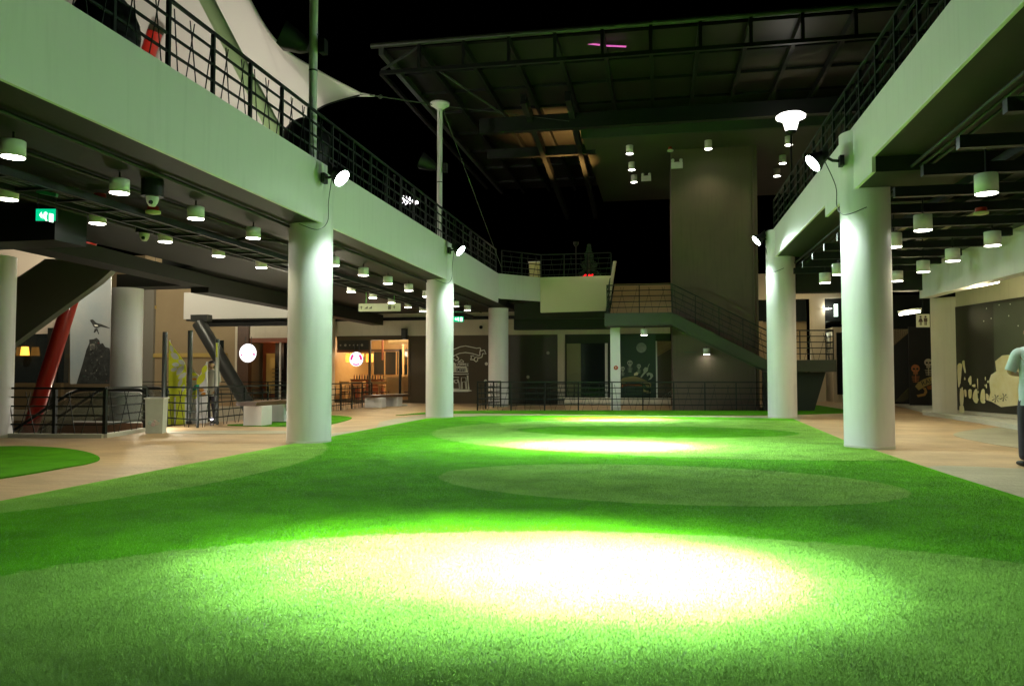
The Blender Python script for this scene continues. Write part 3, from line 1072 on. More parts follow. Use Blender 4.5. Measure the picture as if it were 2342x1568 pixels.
ch = empty('chalk_drawing', (-10, YB - .02, .6), 'pale chalk drawing of a little coffee house under a ribbon on the brown hoarding', 'wall drawing')
lines = [[(20, 380), (150, 320), (300, 260), (430, 238), (560, 265), (700, 295), (785, 285), (800, 310), (780, 400), (785, 470)],
         [(20, 520), (140, 485), (280, 420), (430, 400), (600, 425), (780, 480), (650, 530), (640, 590), (690, 625), (725, 600), (725, 545), (830, 515), (855, 420), (930, 435), (890, 340), (800, 360)],
         [(640, 480), (560, 480), (575, 530), (550, 570), (640, 580)],
         [(120, 560), (170, 560), (185, 600), (250, 580), (260, 540), (210, 490)],
         [(470, 960), (520, 1300)], [(490, 960), (500, 1300)], [(130, 1000), (270, 1010)], [(150, 1080), (230, 1070), (250, 1120), (200, 1150), (150, 1120), (150, 1080)],
         [(120, 1290), (280, 1290), (270, 1150), (240, 1050)], [(320, 1300), (330, 1010), (440, 1010), (460, 1290)], [(350, 1290), (350, 1120), (420, 1110), (440, 1290)],
         [(240, 640), (330, 575), (390, 620)], [(250, 640), (390, 640)], [(230, 680), (440, 680)]]
for l in lines:
    q = [gy(*disp(p), YB - .014) for p in l]
    MB().tube(q, .026, 4).build('line', CHALK, ch)
for l in ([(120, 745), (455, 745), (490, 870), (505, 940), (120, 945)], [(120, 1305), (480, 1300), (590, 1335), (480, 1360), (120, 1360)], [(120, 640), (170, 650), (215, 745), (120, 745)]):
    q = [gy(*disp(p), YB - .004) for p in l]
    MB().prism(q, (0, -.006, 0)).build('filled_shape', CHALK, ch)
q = [gy(*disp(p), YB - .012) for p in ((205, 780), (430, 780), (435, 865), (210, 870))]
MB().prism(q, (0, -.006, 0)).build('name_board', DBROWN, ch)
q = [gy(*disp(p), YB - .012) for p in ((120, 890), (490, 890), (490, 920), (120, 920))]
MB().prism(q, (0, -.006, 0)).build('eaves_line', BROWN, ch)  # brown stripe drawn across the chalk eaves
c1 = gy(*disp((322, 858)), YB - .022)
text('lettering', 'COFFEE', c1, .22, CHALK, ch)
c1 = gy(*disp((332, 740)), YB - .022)
text('lettering', 'TOFFEE', c1, .22, CHALK, ch)
for i, (px, py, r_, lab) in enumerate(((1216, 909, .08, 'small white floral emblem left of the far column head height'), (1214, 952, .08, 'small white emblem just above the railing left of the far column'),
                                    (1320, 942, .09, 'white emblem low on the dark brown hoarding'), (1370, 882, .08, 'white emblem high on the dark brown hoarding'))):
    p = gy(px * .9148, py * .9148, YB - .03)
    t = empty('wall_emblem', p, lab, 'emblem', 'small emblems on the hoardings')
    MB().lathe(p, [(.05, 0), (.085, .0), (.085, .01), (.05, .01)], 7, (0, -1, 0)).build('ring', CHALK, t)
    MB().lathe(p, [(.03, 0), (.03, .012)], 6, (0, -1, 0)).build('centre', CHALK, t)

# skeleton band mural right of the square column
sk = empty('mural', (-1, 37, .3), 'dark mural of white skeletons under a moon above a curved ribbon, beside the square column', 'mural', 'skeleton murals')
YM = 37.9
BOARD = mat('mural_board_dark', (.010, .026, .018), .35, .5, noise=(.9, .7, (.02, .042, .03)))
SKW = mat('skeleton_paint', (.36, .40, .30), .6)
RIB = mat('ribbon_paint', (.26, .23, .08), .6)
RIBO = mat('orange_paint', (.34, .10, .015), .6)
ART = mat('yellow_paint', (.70, .60, .26), .6, noise=(1.6, .8, (.86, .82, .62)))


def zs(z):    # zoom of [1530,820,1720,1000] at 8.71x
    return ((1530 + z[0] / 8.71) * .9148, (820 + z[1] / 8.71) * .9148)


def flat(pts, conv, Y, m, parent, name, dy=.008, smooth=0):
    q = [gy(*conv(p), Y) for p in pts]
    if smooth:
        q = smooth_loop(q, smooth)
    return MB().prism(q, (0, -dy, 0)).build(name, m, parent)


flat([(190, 130), (960, 130), (960, 1515), (190, 1515)], zs, YM, BOARD, sk, 'board', .05)
mp = gy(*zs((640, 425)), YM - .05)
MB().lathe(mp, [(.24, 0), (.24, .01)], 28, (0, -1, 0)).build('moon', mat('moon_paint', (.30, .34, .28), .7, noise=(4, .8, (.12, .15, .12))), sk)


def skull(c, s, parent, m=SKW, skew=0):
    g = MB().lathe(c, [(.0, .014), (.6 * s, .01), (s, 0)], 18, (0, -1, 0))
    g.box(c.x - .5 * s, c.y - .012, c.z - 1.5 * s, c.x + .5 * s, c.y, c.z - .6 * s)
    o = g.build('skull', m, parent)
    e = MB()
    for k in (-1, 1):
        e.lathe(c + Vector((k * .4 * s, -.015, -.1 * s)), [(.27 * s, 0), (.27 * s, .006)], 10, (0, -1, 0))
    for k in range(4):
        e.box(c.x - .42 * s + k * .25 * s, c.y - .02, c.z - 1.45 * s, c.x - .36 * s + k * .25 * s, c.y - .012, c.z - .95 * s)
    e.box(c.x - .06 * s, c.y - .02, c.z - .6 * s, c.x + .06 * s, c.y - .013, c.z - .4 * s)
    e.build('sockets', BOARD, o)
    b = MB()
    for k in range(4):
        b.box(c.x - (.9 - k * .08) * s, c.y - .01, c.z - (2.1 + k * .42) * s, c.x + (.9 - k * .08) * s, c.y, c.z - (1.95 + k * .42) * s)
    b.box(c.x - .09 * s, c.y - .012, c.z - 3.5 * s, c.x + .09 * s, c.y - .001, c.z - 1.5 * s)
    b.build('ribs', m, parent)


skull(gy(*zs((390, 755)), YM - .05), .13, sk)
skull(gy(*zs((585, 825)), YM - .05), .10, sk)
skull(gy(*zs((235, 880)), YM - .05), .10, sk)
for pts in ([(680, 900), (720, 850), (790, 860), (780, 930), (700, 1010), (640, 1080), (620, 1060), (690, 960)],
            [(750, 990), (800, 960), (880, 990), (900, 1040), (850, 1110), (790, 1130), (840, 1060), (820, 1010), (770, 1050)],
            [(790, 850), (820, 780), (812, 770), (775, 845)]):
    flat(pts, zs, YM - .05, SKW, sk, 'horned_figure', .008)
flat([(215, 1100), (330, 1065), (480, 1050), (600, 1075), (720, 1130), (840, 1200), (855, 1250), (800, 1310), (760, 1280), (700, 1220), (560, 1170), (420, 1160), (215, 1200)], zs, YM - .05, RIB, sk, 'ribbon', .01, 3)
flat([(680, 1310), (740, 1360), (840, 1380), (830, 1415), (720, 1400), (670, 1350)], zs, YM - .05, RIB, sk, 'ribbon_tail', .01, 3)
flat([(215, 1230), (350, 1195), (520, 1205), (640, 1235), (690, 1260), (520, 1255), (350, 1250), (215, 1280)], zs, YM - .05, RIBO, sk, 'orange_underside', .009)
flat([(480, 985), (540, 950), (580, 975), (560, 1020), (480, 1035)], zs, YM - .05, ART, sk, 'yellow_shape', .009)
flat([(950, 280), (980, 280), (995, 1530), (965, 1530)], zs, YM - .06, WHITE, sk, 'edge_strip', .02)

cs = empty('mural', (-.1, 37, .3), 'brown mural with a slanting street drawing at its top corner, left of the tower', 'mural', 'street drawing murals')
flat([(985, 280), (1330, 280), (1330, 1515), (985, 1515)], zs, YM - .01, mat('mural_brown', (.06, .045, .022), .5, noise=(.8, .5, (.03, .03, .015))), cs, 'board', .05)
CITY = mat('city_line_paint', (.36, .25, .13), .7)
flat([(985, 285), (1330, 285), (1330, 420), (985, 620)], zs, YM - .062, mat('city_fill', (.20, .13, .06), .7), cs, 'drawing_ground', .006)
mb = MB()
for k in range(9):
    a, b = (990 + k * 36, 290 + (k % 3) * 14), (990 + k * 30, 590 - k * 22)
    mb.bar(gy(*zs(a), YM - .075), gy(*zs(b), YM - .075), .012, .012)
for k in range(8):
    a, b = (988, 600 - k * 44), (1328, 405 - k * 44 if k < 3 else 290)
    mb.bar(gy(*zs(a), YM - .075), gy(*zs(b), YM - .075), .02, .014)
mb.build('drawing_lines', CITY, cs)
mb = MB()
for k in range(4):
    mb.bar(gy(*zs((1090 + k * 45, 1500)), YM - .065), gy(*zs((1325, 1340 + k * 36)), YM - .065), .014, .012)
mb.build('drawing_lines', SKW, cs)

# ================================================================== CAFE
xa, xb = X38(770), X38(935)
cf = empty('cafe', (xa, YB, 0), 'small warm lit café with orange lanterns behind a glass front', 'café')
MB().box(xa - .1, YB - .02, 0, xb + .05, YB + .12, .16).build('sill', BROWN, cf)
MB().box(xa, YB - .02, 3.2, xb, YB + .12, 3.42).build('head_frame', BROWN, cf)
for px in (845, 936):
    MB().box(X38(px) - .05, YB - .03, .16, X38(px) + .05, YB + .12, 3.2).build('mullion', BROWN, cf)
MB().box(xa, YB + .02, 2.68, X38(843), YB + .14, 3.2).build('name_board', DBROWN, cf)
MB().box(xa, YB + .0, 2.58, X38(843), YB + .14, 2.7).build('red_beam', REDB, cf)
for k, (px, w_) in enumerate(((778, .07), (789, .1), (799, .06), (808, .06), (817, .06), (827, .1))):
    MB().lathe((X38(px), YB + .02, 2.95), [(w_ * .7, 0), (w_ * .7, .01)], 6, (0, -1, 0)).build('name_letter', mat('dim_letter', (.3, .28, .2), .6) if k == 0 else MATS['dim_letter'], cf)
MB().box(xa - .2, YB + 5, -.02, xb + 1.5, YB + 5.1, 3.6).build('back_wall', WOOD, cf)
MB().box(xa - .3, YB + .12, 0, xa - .2, YB + 5, 3.6).build('side_wall', WOOD, cf)
MB().box(xb + 1.2, YB + .2, 0, xb + 1.3, YB + 5, 3.6).build('side_wall', WOOD, cf)
MB().box(xa - .2, YB + .12, 3.42, xb + 1.3, YB + 5, 3.5).build('ceiling', WOOD, cf)
MB().box(xa - .2, YB + .12, .0, xb + 1.3, YB + 5, .02).build('wood_floor', WOOD, cf)
t_ = MB().box(X38(866), YB + .6, 3.36, xb + .2, YB + 1.6, 3.41).build('ceiling_light_panel', TUBEG, cf)
for k in range(3):
    MB().box(xa + .1 + k * 1.65, YB + 4.9, 1.45, xa + 1.6 + k * 1.65, YB + 4.97, 2.75).build('window', GLASSY, cf)
MB().box(X38(875), YB + .5, .1, xb, YB + .7, 1.35).build('partition', WOOD, cf)
for k in range(8):
    MB().box(xa + .1 + k * .7, YB + 4.86, 1.4, xa + .17 + k * .7, YB + 4.9, 2.8).build('window_mullion', WOOD, cf)
MB().box(xa - .1, YB + 4.84, 2.78, xb + 1.2, YB + 4.9, 2.9).build('window_head', BENCHW, cf)
MB().box(xa, YB + 1.9, .02, X38(846), YB + 2.2, 1.15).build('counter', REDB, cf)
MB().box(xa - .02, YB + 1.85, 1.15, X38(848), YB + 2.25, 1.2).build('counter_top', BENCHW, cf)
for k in range(12):
    MB().lathe((xa + .15 + k * .15, YB + 2.0, 1.2), [(.035, 0), (.035, .16), (.012, .2), (.012, .26)], 8).build('bottle', GLASSY if k % 3 else REDB, cf)
MB().box(X38(858), YB + .9, 2.2, X38(861), YB + 1.0, 3.3).build('timber_post', REDB, cf)
MB().box(X38(888), YB + 2.2, .1, X38(892), YB + 2.3, 3.4).build('timber_post', WOOD, cf)
MB().box(X38(876), YB + .75, 3.0, xb + 1, YB + .85, 3.36).build('bulkhead_board', WOOD, cf)
point('cafe_light', ((xa + xb) / 2 - .6, YB + 2.2, 2.9), 110, (1, .84, .56), cf, .3)
point('cafe_light', (xb - .6, YB + 1.2, 3.0), 75, (1, .84, .54), cf, .3)
for k, (px, lab) in enumerate(((790, 'left of three square orange lanterns in the café window'), (815, 'middle of three square orange lanterns in the café window'), (837, 'right of three square orange lanterns in the café window'))):
    t = empty('lantern', (X38(px), YB + .5, 2.2), lab, 'lantern', 'orange paper lanterns in the café')
    MB().lathe((X38(px), YB + .5, 2.08), [(.16, 0), (.19, .02), (.19, .42), (.16, .44)], 12).build('shade', LANT, t)
    MB().tube([(X38(px), YB + .5, 2.52), (X38(px), YB + .5, 3.4)], .01, 5).build('cord', BLACK, t)


def table(x, y, lab):
    t = empty('cafe_table', (x, y, 0), lab, 'table', 'café tables')
    MB().box(x - .42, y - .3, .86, x + .42, y + .3, .9).build('top', WOOD, t)
    MB().box(x - .04, y - .04, .05, x + .04, y + .04, .86).build('leg', GREYM, t)
    MB().box(x - .2, y - .2, .02, x + .2, y + .2, .05).build('foot', GREYM, t)


def chair(x, y, rz, lab):
    t = empty('cafe_chair', (x, y, 0), lab, 'chair', 'café chairs')
    s = .24
    c, sn = math.cos(rz), math.sin(rz)

    def Q(u, v, z):
        return Vector((x + u * c - v * sn, y + u * sn + v * c, z))
    for i, (u, v) in enumerate(((-s, -s), (s, -s), (-s, s), (s, s))):
        MB().bar(Q(u, v, .02), Q(u, v, .52 if v < 0 else 1.1), .05, .05).build('leg', WOOD, t)
    MB().bar(Q(0, -s, .54), Q(0, s, .54), .52, .05).build('seat', BENCHW, t)
    MB().bar(Q(-s, s, 1.02), Q(s, s, 1.02), .04, .14).build('backrest', WOOD, t)
    MB().bar(Q(-s, s, .8), Q(s, s, .8), .03, .05).build('back_rail', WOOD, t)


for k, (px, dy) in enumerate(((790, 1.2), (862, 1.5), (915, 1.0))):
    table(X38(px), YB + dy, ['café table under the orange lanterns', 'café table beside the glass mullion', 'café table by the right end of the window'][k])
for k, (px, dy, rz) in enumerate(((780, .7, 3.1), (803, .8, 3.3), (822, 1.2, 1.6), (853, .7, 3.1), (872, .6, 3.0), (892, .9, -1.5), (928, .6, 3.2))):
    chair(X38(px), YB + dy, rz, 'wooden café chair, %s from the left behind the window' % ORD[k])

# pale pier with marks left of café
pr = empty('pier', (X38(762), YB - .4, 0), 'pale square pier with small grey symbols at the left end of the café', 'pier')
MB().box(X38(752), YB - .5, 0, X38(768), YB - .1, 4.3).build('shaft', CREAM, pr)
for k, z in enumerate((1.95, 1.62)):
    MB().box(X38(757), YB - .515, z, X38(762), YB - .502, z + .12).build('symbol', GREYM, pr)


# ---------------- round glowing signs
def round_sign(px, py, r, Y, lab, art):
    p = gy(px, py, Y)
    t = empty('round_sign', p, lab, 'sign', 'round glowing shop signs')
    MB().lathe(p, [(r, -.1), (r * 1.02, -.02), (r * 1.02, .0)], 36, (0, -1, 0)).build('box', BLACK, t)
    MB().lathe(p, [(r, .001), (r, .012)], 36, (0, -1, 0)).build('face', SIGNW, t)
    f = Vector((0, -.015, 0))
    for pts in art:
        MB().prism([p + f + Vector((a * r, 0, b * r)) for a, b in pts], (0, -.006, 0)).build('mark', SIGNP, t)
    for s in (-.35, .35):
        MB().tube([p + Vector((s * r, .05, r * .9)), p + Vector((s * r, .05, r * .9 + .45))], .02, 6).build('hanger', GREYM, t)
    return t


round_sign(567, 807, .53, 41., 'large round white glowing sign with tiny pink marks, left of the nearest column',
           [[(-.85, -.2), (-.7, -.08), (-.62, -.22), (-.74, -.34)], [(.55, -.05), (.85, -.08), (.8, -.3), (.62, -.22)], [(-.12, -.8), (.02, -.76), (.06, -.84), (-.06, -.88)], [(.2, -.76), (.36, -.68), (.36, -.78), (.24, -.84)]])
def arc(a0, a1, r0, r1, n=8):
    return [(r1 * math.cos(R(a0 + (a1 - a0) * k / n)), r1 * math.sin(R(a0 + (a1 - a0) * k / n))) for k in range(n + 1)] + \
           [(r0 * math.cos(R(a1 - (a1 - a0) * k / n)), r0 * math.sin(R(a1 - (a1 - a0) * k / n))) for k in range(n + 1)]
round_sign(815, 821, .37, YB - .15, 'round white glowing sign with magenta segments on the café window',
           [arc(190, 128, .55, .86), arc(-10, 52, .55, .86), arc(235, 305, .68, .86)])

# ================================================================== LEFT FAR SIDE
# floor beyond opening + tan building
tb = empty('tan_building', (-27, 42, 0), 'tan rendered building with ochre ledges beyond the escalators', 'building')
a0, a1 = gy(328, 800, 42).x, gy(655, 800, 42).x
MB().box(-42, 44.2, -6, a1 + 3, 44.6, 9).build('wall', TANW, tb)
MB().box(a0, 42, -1, gy(560, 800, 42).x, 44.2, 9).build('wall', TANW, tb)
zz = gy(420, 812, 42).z
MB().box(a0, 41.85, zz - .12, gy(520, 800, 42).x, 42, zz + .12).build('ledge', OCHRE, tb)
zz = gy(340, 703, 42).z
MB().box(a0, 41.9, zz - .1, gy(358, 700, 42).x, 42, zz + .1).build('ledge', OCHRE, tb)
MB().box(gy(330, 800, 41.9).x, 41.8, 0, gy(352, 800, 41.9).x, 42, 7.5).build('pier', mat('grey_render', (.22, .21, .17), .7), tb)
for px0, px1 in ((485, 496), (499, 512)):
    t = MB().box(gy(px0, 800, 42).x, 41.95, gy(px0, 805, 42).z, gy(px1, 800, 42).x, 42.0, gy(px0, 778, 42).z).build('window', GLASSY, tb)
    MB().box(gy(px0, 800, 42).x - .06, 41.93, gy(px0, 808, 42).z, gy(px0, 800, 42).x, 41.99, gy(px0, 778, 42).z).build('frame', CREAM, t)
# far shop interior left of L1 (brown, shelves)
fs = empty('far_shop', (-24, 41.5, 0), 'reddish brown shop front with shelves behind the large round sign', 'shop')
YS = 41.6


def XS(px, Y=YS):
    return gy(px, 800, Y).x


MB().box(XS(570), YS, 3.55, XS(672), YS + .3, 4.5).build('cream_band', CREAM, fs)
MB().box(XS(545), YS - .1, 0, XS(570), YS + .3, 4.4).build('pier', BENCHW, fs)
MB().box(XS(540), YS - .12, 0, XS(545), YS + .3, 4.4).build('pier_edge', CREAM, fs)
MB().box(XS(570), YS + 1.6, 0, XS(672), YS + 1.7, 3.55).build('back_wall', REDB, fs)
MB().box(XS(582), YS + 1.4, .3, XS(612), YS + 1.58, 2.7).build('ochre_panel', OCHRE, fs)
MB().box(XS(614), YS + .8, 0, XS(634), YS + 1.3, 3.4).build('dark_cabinet', BLACK, fs)
for k in range(6):
    z = gy(620, 844 + k * 9, YS).z
    MB().box(XS(613), YS + .5, z, XS(632), YS + .8, z + .03).build('shelf', GREYM, fs)
MB().box(XS(637), YS + .1, 0, XS(640), YS + .2, 3.5).build('white_post', WHITE, fs)
MB().box(XS(642), YS + .9, 0, XS(658), YS + 1.0, 3.2).build('brown_panel', BROWN, fs)
MB().box(XS(570), YS, 3.3, XS(672), YS + 1.5, 3.55).build('red_ceiling', REDB, fs)
spot('shop_downlight', (XS(650), YS + .6, 3.2), (XS(650), YS + .9, 0), 30, 60, .7, (1, .7, .3), fs)
point('shop_light', (XS(620), YS + .2, 2.9), 14, (1, .6, .3), fs, .2)

# white balcony
bc = empty('balcony', (-19, 32, 3.9), 'cream white balcony band projecting behind the nearest left column', 'balcony')
b0, b1 = gy(420, 700, 32), gy(672, 700, 32)
MB().box(b0.x, 32, 3.93, b1.x + .5, 34.2, 5.15).build('parapet', WHITE, bc, .01)
MB().box(b0.x + .6, 32.2, 3.62, b1.x + .5, 32.6, 3.85).build('steel_beam', BLACK, bc)
MB().box(b0.x + .1, 32.05, 3.86, b1.x + .4, 34.1, 3.928).build('soffit', DARKC, bc)
spb = (-19., 31.2, 6.)
# strut from balcony to floor
s0, s1 = gy(455, 738, 31), gy(545, 890, 31)
t = empty('raking_strut', s0, 'dark grey slanting pipe strut below the cream balcony', 'strut')
MB().tube([s0, s1 + (s1 - s0) * .4], .3, 16).build('pipe', GREYM, t)
MB().box(s0.x - .35, 30.9, s0.z + .05, s0.x + .45, 31.3, s0.z + .35).build('bracket', GREYM, t)
s0, s1 = gy(512, 770, 31.5), gy(470, 752, 31.5)
# bird mural
bmur = empty('mural', gy(205, 880, 34), 'grey blue mural of a magpie above a dark heap, on a tall panel', 'mural')
MUR = mat('mural_grey_blue', (.40, .40, .37), .6, noise=(.25, .9, (.22, .30, .33)))
DK = mat('mural_black', (.010, .013, .012), .5, noise=(5, .8, (.05, .055, .05)))


def zb(z):   # zoom of [20,620,300,900] at 5.6x
    return ((20 + z[0] / 5.6) * .9148, (620 + z[1] / 5.6) * .9148)


flat([(880, 250), (1452, 240), (1452, 1900), (880, 1900)], zb, 34.05, MUR, bmur, 'panel', .05)
flat([(1040, 1640), (1060, 1568), (1100, 1420), (1140, 1330), (1140, 1280), (1200, 1275), (1240, 1255), (1280, 1290), (1290, 1340), (1330, 1330), (1360, 1380), (1420, 1400), (1440, 1480), (1440, 1900), (960, 1900)], zb, 34.0, DK, bmur, 'dark_heap', .01)
flat([(1150, 1010), (1190, 1000), (1220, 1030), (1250, 1050), (1310, 1065), (1420, 1115), (1425, 1125), (1330, 1105), (1290, 1100), (1240, 1120), (1200, 1100), (1180, 1060)], zb, 34.0, DK, bmur, 'bird', .012, 2)
flat([(1205, 1070), (1250, 1075), (1265, 1095), (1220, 1095)], zb, 33.985, WHITE, bmur, 'bird_wing_patch', .006)
flat([(1200, 1180), (1215, 1130), (1250, 1125), (1275, 1200), (1265, 1205), (1245, 1150), (1215, 1185)], zb, 34.0, DK, bmur, 'bird_leg', .008)
random.seed(11)
SCRAP = [mat('scrap_grey', (.07, .075, .065), .7), mat('scrap_pale', (.17, .17, .14), .7), mat('scrap_red', (.14, .02, .015), .6), mat('scrap_green', (.02, .07, .04), .6)]
for k in range(64):
    v = random.uniform(1310, 1880)
    wd_ = (v - 1250) * .34 + 20
    u = 1235 + random.uniform(-wd_, wd_) * .85
    if u > 1425:
        continue
    a_ = random.uniform(0, 3.1)
    l1, l2 = random.uniform(8, 26), random.uniform(3, 10)
    flat([(u + l1 * math.cos(a_), v + l1 * math.sin(a_)), (u - l2 * math.sin(a_), v + l2 * math.cos(a_)), (u - l1 * math.cos(a_), v - l1 * math.sin(a_) + 4), (u + l2 * math.sin(a_) * 1.4, v - l2 * math.cos(a_))],
         zb, 33.985 - .002 * (k % 5), SCRAP[0] if k % 3 else random.choice(SCRAP), bmur, 'scrap_shape', .004)
flat([(1145, 1345), (1190, 1335), (1215, 1345), (1212, 1420), (1150, 1430)], zb, 33.97, SCRAP[1], bmur, 'scrap_shape', .004)
MB().lathe(gy(*zb((1180, 1385)), 33.96), [(.09, 0), (.12, 0), (.12, .006), (.09, .006)], 16, (0, -1, 0)).build('scrap_ring', SCRAP[0], bmur)
# pale wall far left and restaurant with lamps
fl = empty('restaurant', gy(60, 930, 36), 'dark restaurant front with glowing orange lamps under a pale wall', 'building')
MB().box(gy(-200, 700, 36.2).x, 36.2, 3.6, gy(148, 700, 36.2).x, 36.5, 12).build('pale_wall', mat('pale_tile_wall', (.52, .45, .36), .7, noise=(.6, .4, (.44, .38, .30))), fl)
MB().box(gy(-200, 700, 36.2).x, 36.25, 1.0, gy(148, 700, 36.2).x, 36.6, 3.6).build('dark_glass_front', GLASSY, fl)
MB().box(gy(-200, 700, 36.2).x, 36.0, -.4, gy(150, 700, 36.2).x, 36.25, 1.0).build('brown_counter', BROWN, fl)
MB().box(gy(112, 700, 36).x, 35.95, -.4, gy(128, 700, 36).x, 36.15, 3.9).build('pier', DARKC, fl)
for px, lab in ((22, 'left glowing orange lamp shade in the dark restaurant front'), (57, 'right glowing orange lamp shade in the dark restaurant front')):
    p = gy(px, 802, 35.9)
    t = empty('lantern', p, lab, 'lantern', 'orange lamps in the restaurant')
    MB().lathe(p, [(.22, -.24), (.17, .22)], 12).build('shade', LANT, t)
    MB().tube([p + Vector((0, 0, .22)), p + Vector((0, 0, .9))], .01, 5).build('cord', BLACK, t)
# red leaning mast
m0, m1 = gy(68, 985, 22.5), gy(354, 75, 22.5)
t = empty('leaning_mast', m0 + (m0 - m1) * .3, 'thick red leaning tube mast behind the escalator railing', 'mast')
MB().tube([m0 + (m0 - m1) * .3, m1], .235, 24).build('tube', REDP, t)
# escalator underside going up-left
es = empty('upper_escalator', gy(100, 700, 19), 'dark sloping underside of the escalator rising to the right behind the left edge column', 'escalator')
pts = [gy(-60, 701, 19), gy(103, 592, 19), gy(290, 590, 19), gy(256, 616, 19), gy(222, 647, 19), gy(115, 724, 19), gy(37, 782, 19), gy(-60, 850, 19)]
MB().prism(pts, (0, .25, 0)).build('truss_casing', mat('escalator_casing', (.10, .105, .065), .5, noise=(.5, .5, (.075, .08, .05))), es)
# lower escalator: handrails looping at the floor
le = empty('escalator', gz(330, 985), 'escalator with black looping handrails going down behind the left railing', 'escalator')


def hand(x, Y, d):
    pts = []
    top = .98
    q = [gy(x, 1, Y)]
    return pts


for (base, Yo) in ((gz(378, 958, .0), 0), (gz(335, 975, 0), 0)):
    xb_, yb_ = base.x, base.y
    pts = [(xb_ - .25, yb_, .12), (xb_ - .02, yb_, .22), (xb_ + .12, yb_, .5), (xb_ + .05, yb_, .8), (xb_ - .15, yb_, .97), (xb_ - .5, yb_, 1.0), (xb_ - 1.9, yb_, 1.0), (xb_ - 2.3, yb_, .93), (xb_ - 2.8, yb_, .68), (xb_ - 5.2, yb_, -.75), (xb_ - 6.2, yb_, -1.3)]
    MB().tube(smooth_loop(pts, 5, closed=False), .045, 8).build('handrail', BLACK, le)
    g = [(xb_ - .1, yb_, .2), (xb_ - .0, yb_, .5), (xb_ - .08, yb_, .78), (xb_ - .25, yb_, .93), (xb_ - 1.9, yb_, .94), (xb_ - 2.3, yb_, .86), (xb_ - 5.2, yb_, -.82), (xb_ - 5.2, yb_, -1.25), (xb_ - 2.2, yb_, .1), (xb_ - .3, yb_, .1)]
    gl = bpy.data.materials.get('balustrade_glass') or mat('balustrade_glass', (.5, .55, .5), .05, .5)
    gl.node_tree.nodes['Principled BSDF'].inputs['Transmission Weight'].default_value = .95
    MB().prism(g, (0, .02, 0)).build('glass_balustrade', gl, le)
    g = [(xb_ - .1, yb_ - .08, .1), (xb_ - 2.2, yb_ - .08, .1), (xb_ - 5.5, yb_ - .08, -1.3), (xb_ - 5.5, yb_ - .08, -2.2), (xb_ - 1.2, yb_ - .08, -.45), (xb_ - .1, yb_ - .08, -.45)]
    MB().prism(g, (0, .16, 0)).build('side_casing', BENCHW, le)
    MB().bar((xb_ - .1, yb_ - .09, .12), (xb_ - 2.2, yb_ - .09, .12), .03, .04).build('trim', WHITE, le)
# kerb and railings of left opening
ka = [c0 + Vector((.3, .1, 0)), gz(237, 1001), gz(330, 986)]
kb = MB()
for a, b in zip(ka, ka[1:]):
    kb.bar(Vector((a.x, a.y, .045)), Vector((b.x, b.y, .045)), .16, .09)
kb.build('kerb', KERB)['kind'] = 'structure'
ra = [Vector((p.x, p.y + .03, .09)) for p in ka]
railing(ra, 1.02, 1.45, 'black front railing around the escalator opening at the left', posts=(.075, .075))
rb = [gz(381, 972), gz(452, 978), gz(497, 971), gz(612, 956), gz(655, 951)]
railing(rb, 1.07, 1.4, 'black railing in front of the yellow banners behind the bin', posts=(.05, .05))
railing([gz(752, 941), gz(850, 929)], 1.07, 1.3, 'black railing right of the nearest left column before the café', posts=(.05, .05))
# far floor railings across opening
railing([(-30, 38.8, 0), (-17.5, 38.8, 0)], 1.05, 1.6, 'distant dark railing across the escalator opening', posts=(.05, .05), zig=False)
# lower level pieces seen through railing
lo = empty('lower_bridge', (-22, 26, -1.5), 'brown lower level bridge seen through the left railing', 'bridge')
MB().box(-21, 22, -2.3, -14.2, 23, -.9).build('side_panel', BENCHW, lo)
MB().box(-21, 22, -.9, -14.2, 23, -.8).build('white_trim', WHITE, lo)

# ---------------- black posts, banners, staff person
for (x0, x1, yt, yb, lab) in ((368, 380, 759, 968, 'left of two thick black posts between the yellow banners'), (426, 438, 756, 968, 'middle thick grey black post beside the leaf banner'),
                              (489, 500, 775, 968, 'right thick dark post behind the white banner')):
    b_ = gz((x0 + x1) / 2, yb)
    wv = (x1 - x0) / 1790 * 21.3 / 2
    top = gy((x0 + x1) / 2, yt, b_.y).z
    t = empty('round_post', b_, lab, 'post', 'thick dark posts at the escalator landing')
    MB().lathe(b_, [(wv, 0), (wv, top)], 20).build('shaft', GREYM, t)
    MB().lathe(b_, [(wv * 1.15, 0), (wv * 1.15, .06)], 20).build('base_ring', BLACK, t)
LIME = mat('lime_fabric', (.68, .72, .03), .7)
LEAFW = mat('leaf_print', (.62, .62, .52), .7)
TEAL = mat('teal_print', (.02, .30, .18), .7)
ORNG = mat('orange_print', (.6, .25, .03), .7)


def zf(z):   # zoom of [380,820,580,1090] at 5.805x
    return ((380 + z[0] / 5.805) * .9148, (820 + z[1] / 5.805) * .9148)


YF = gz(430, 966).y


def leaf(c, l, w_, ang, Y, m, par):
    p = gy(*zf(c), Y)
    u = Vector((math.cos(ang), 0, math.sin(ang)))
    v = Vector((-u.z, 0, u.x))
    q = [p + u * (l * a) + v * (w_ * b) for a, b in ((-1, 0), (-.6, .7), (0, 1), (.6, .7), (1, 0), (.6, -.7), (0, -1), (-.6, -.7))]
    MB().prism(q, (0, -.006, 0)).build('leaf_print', m, par)


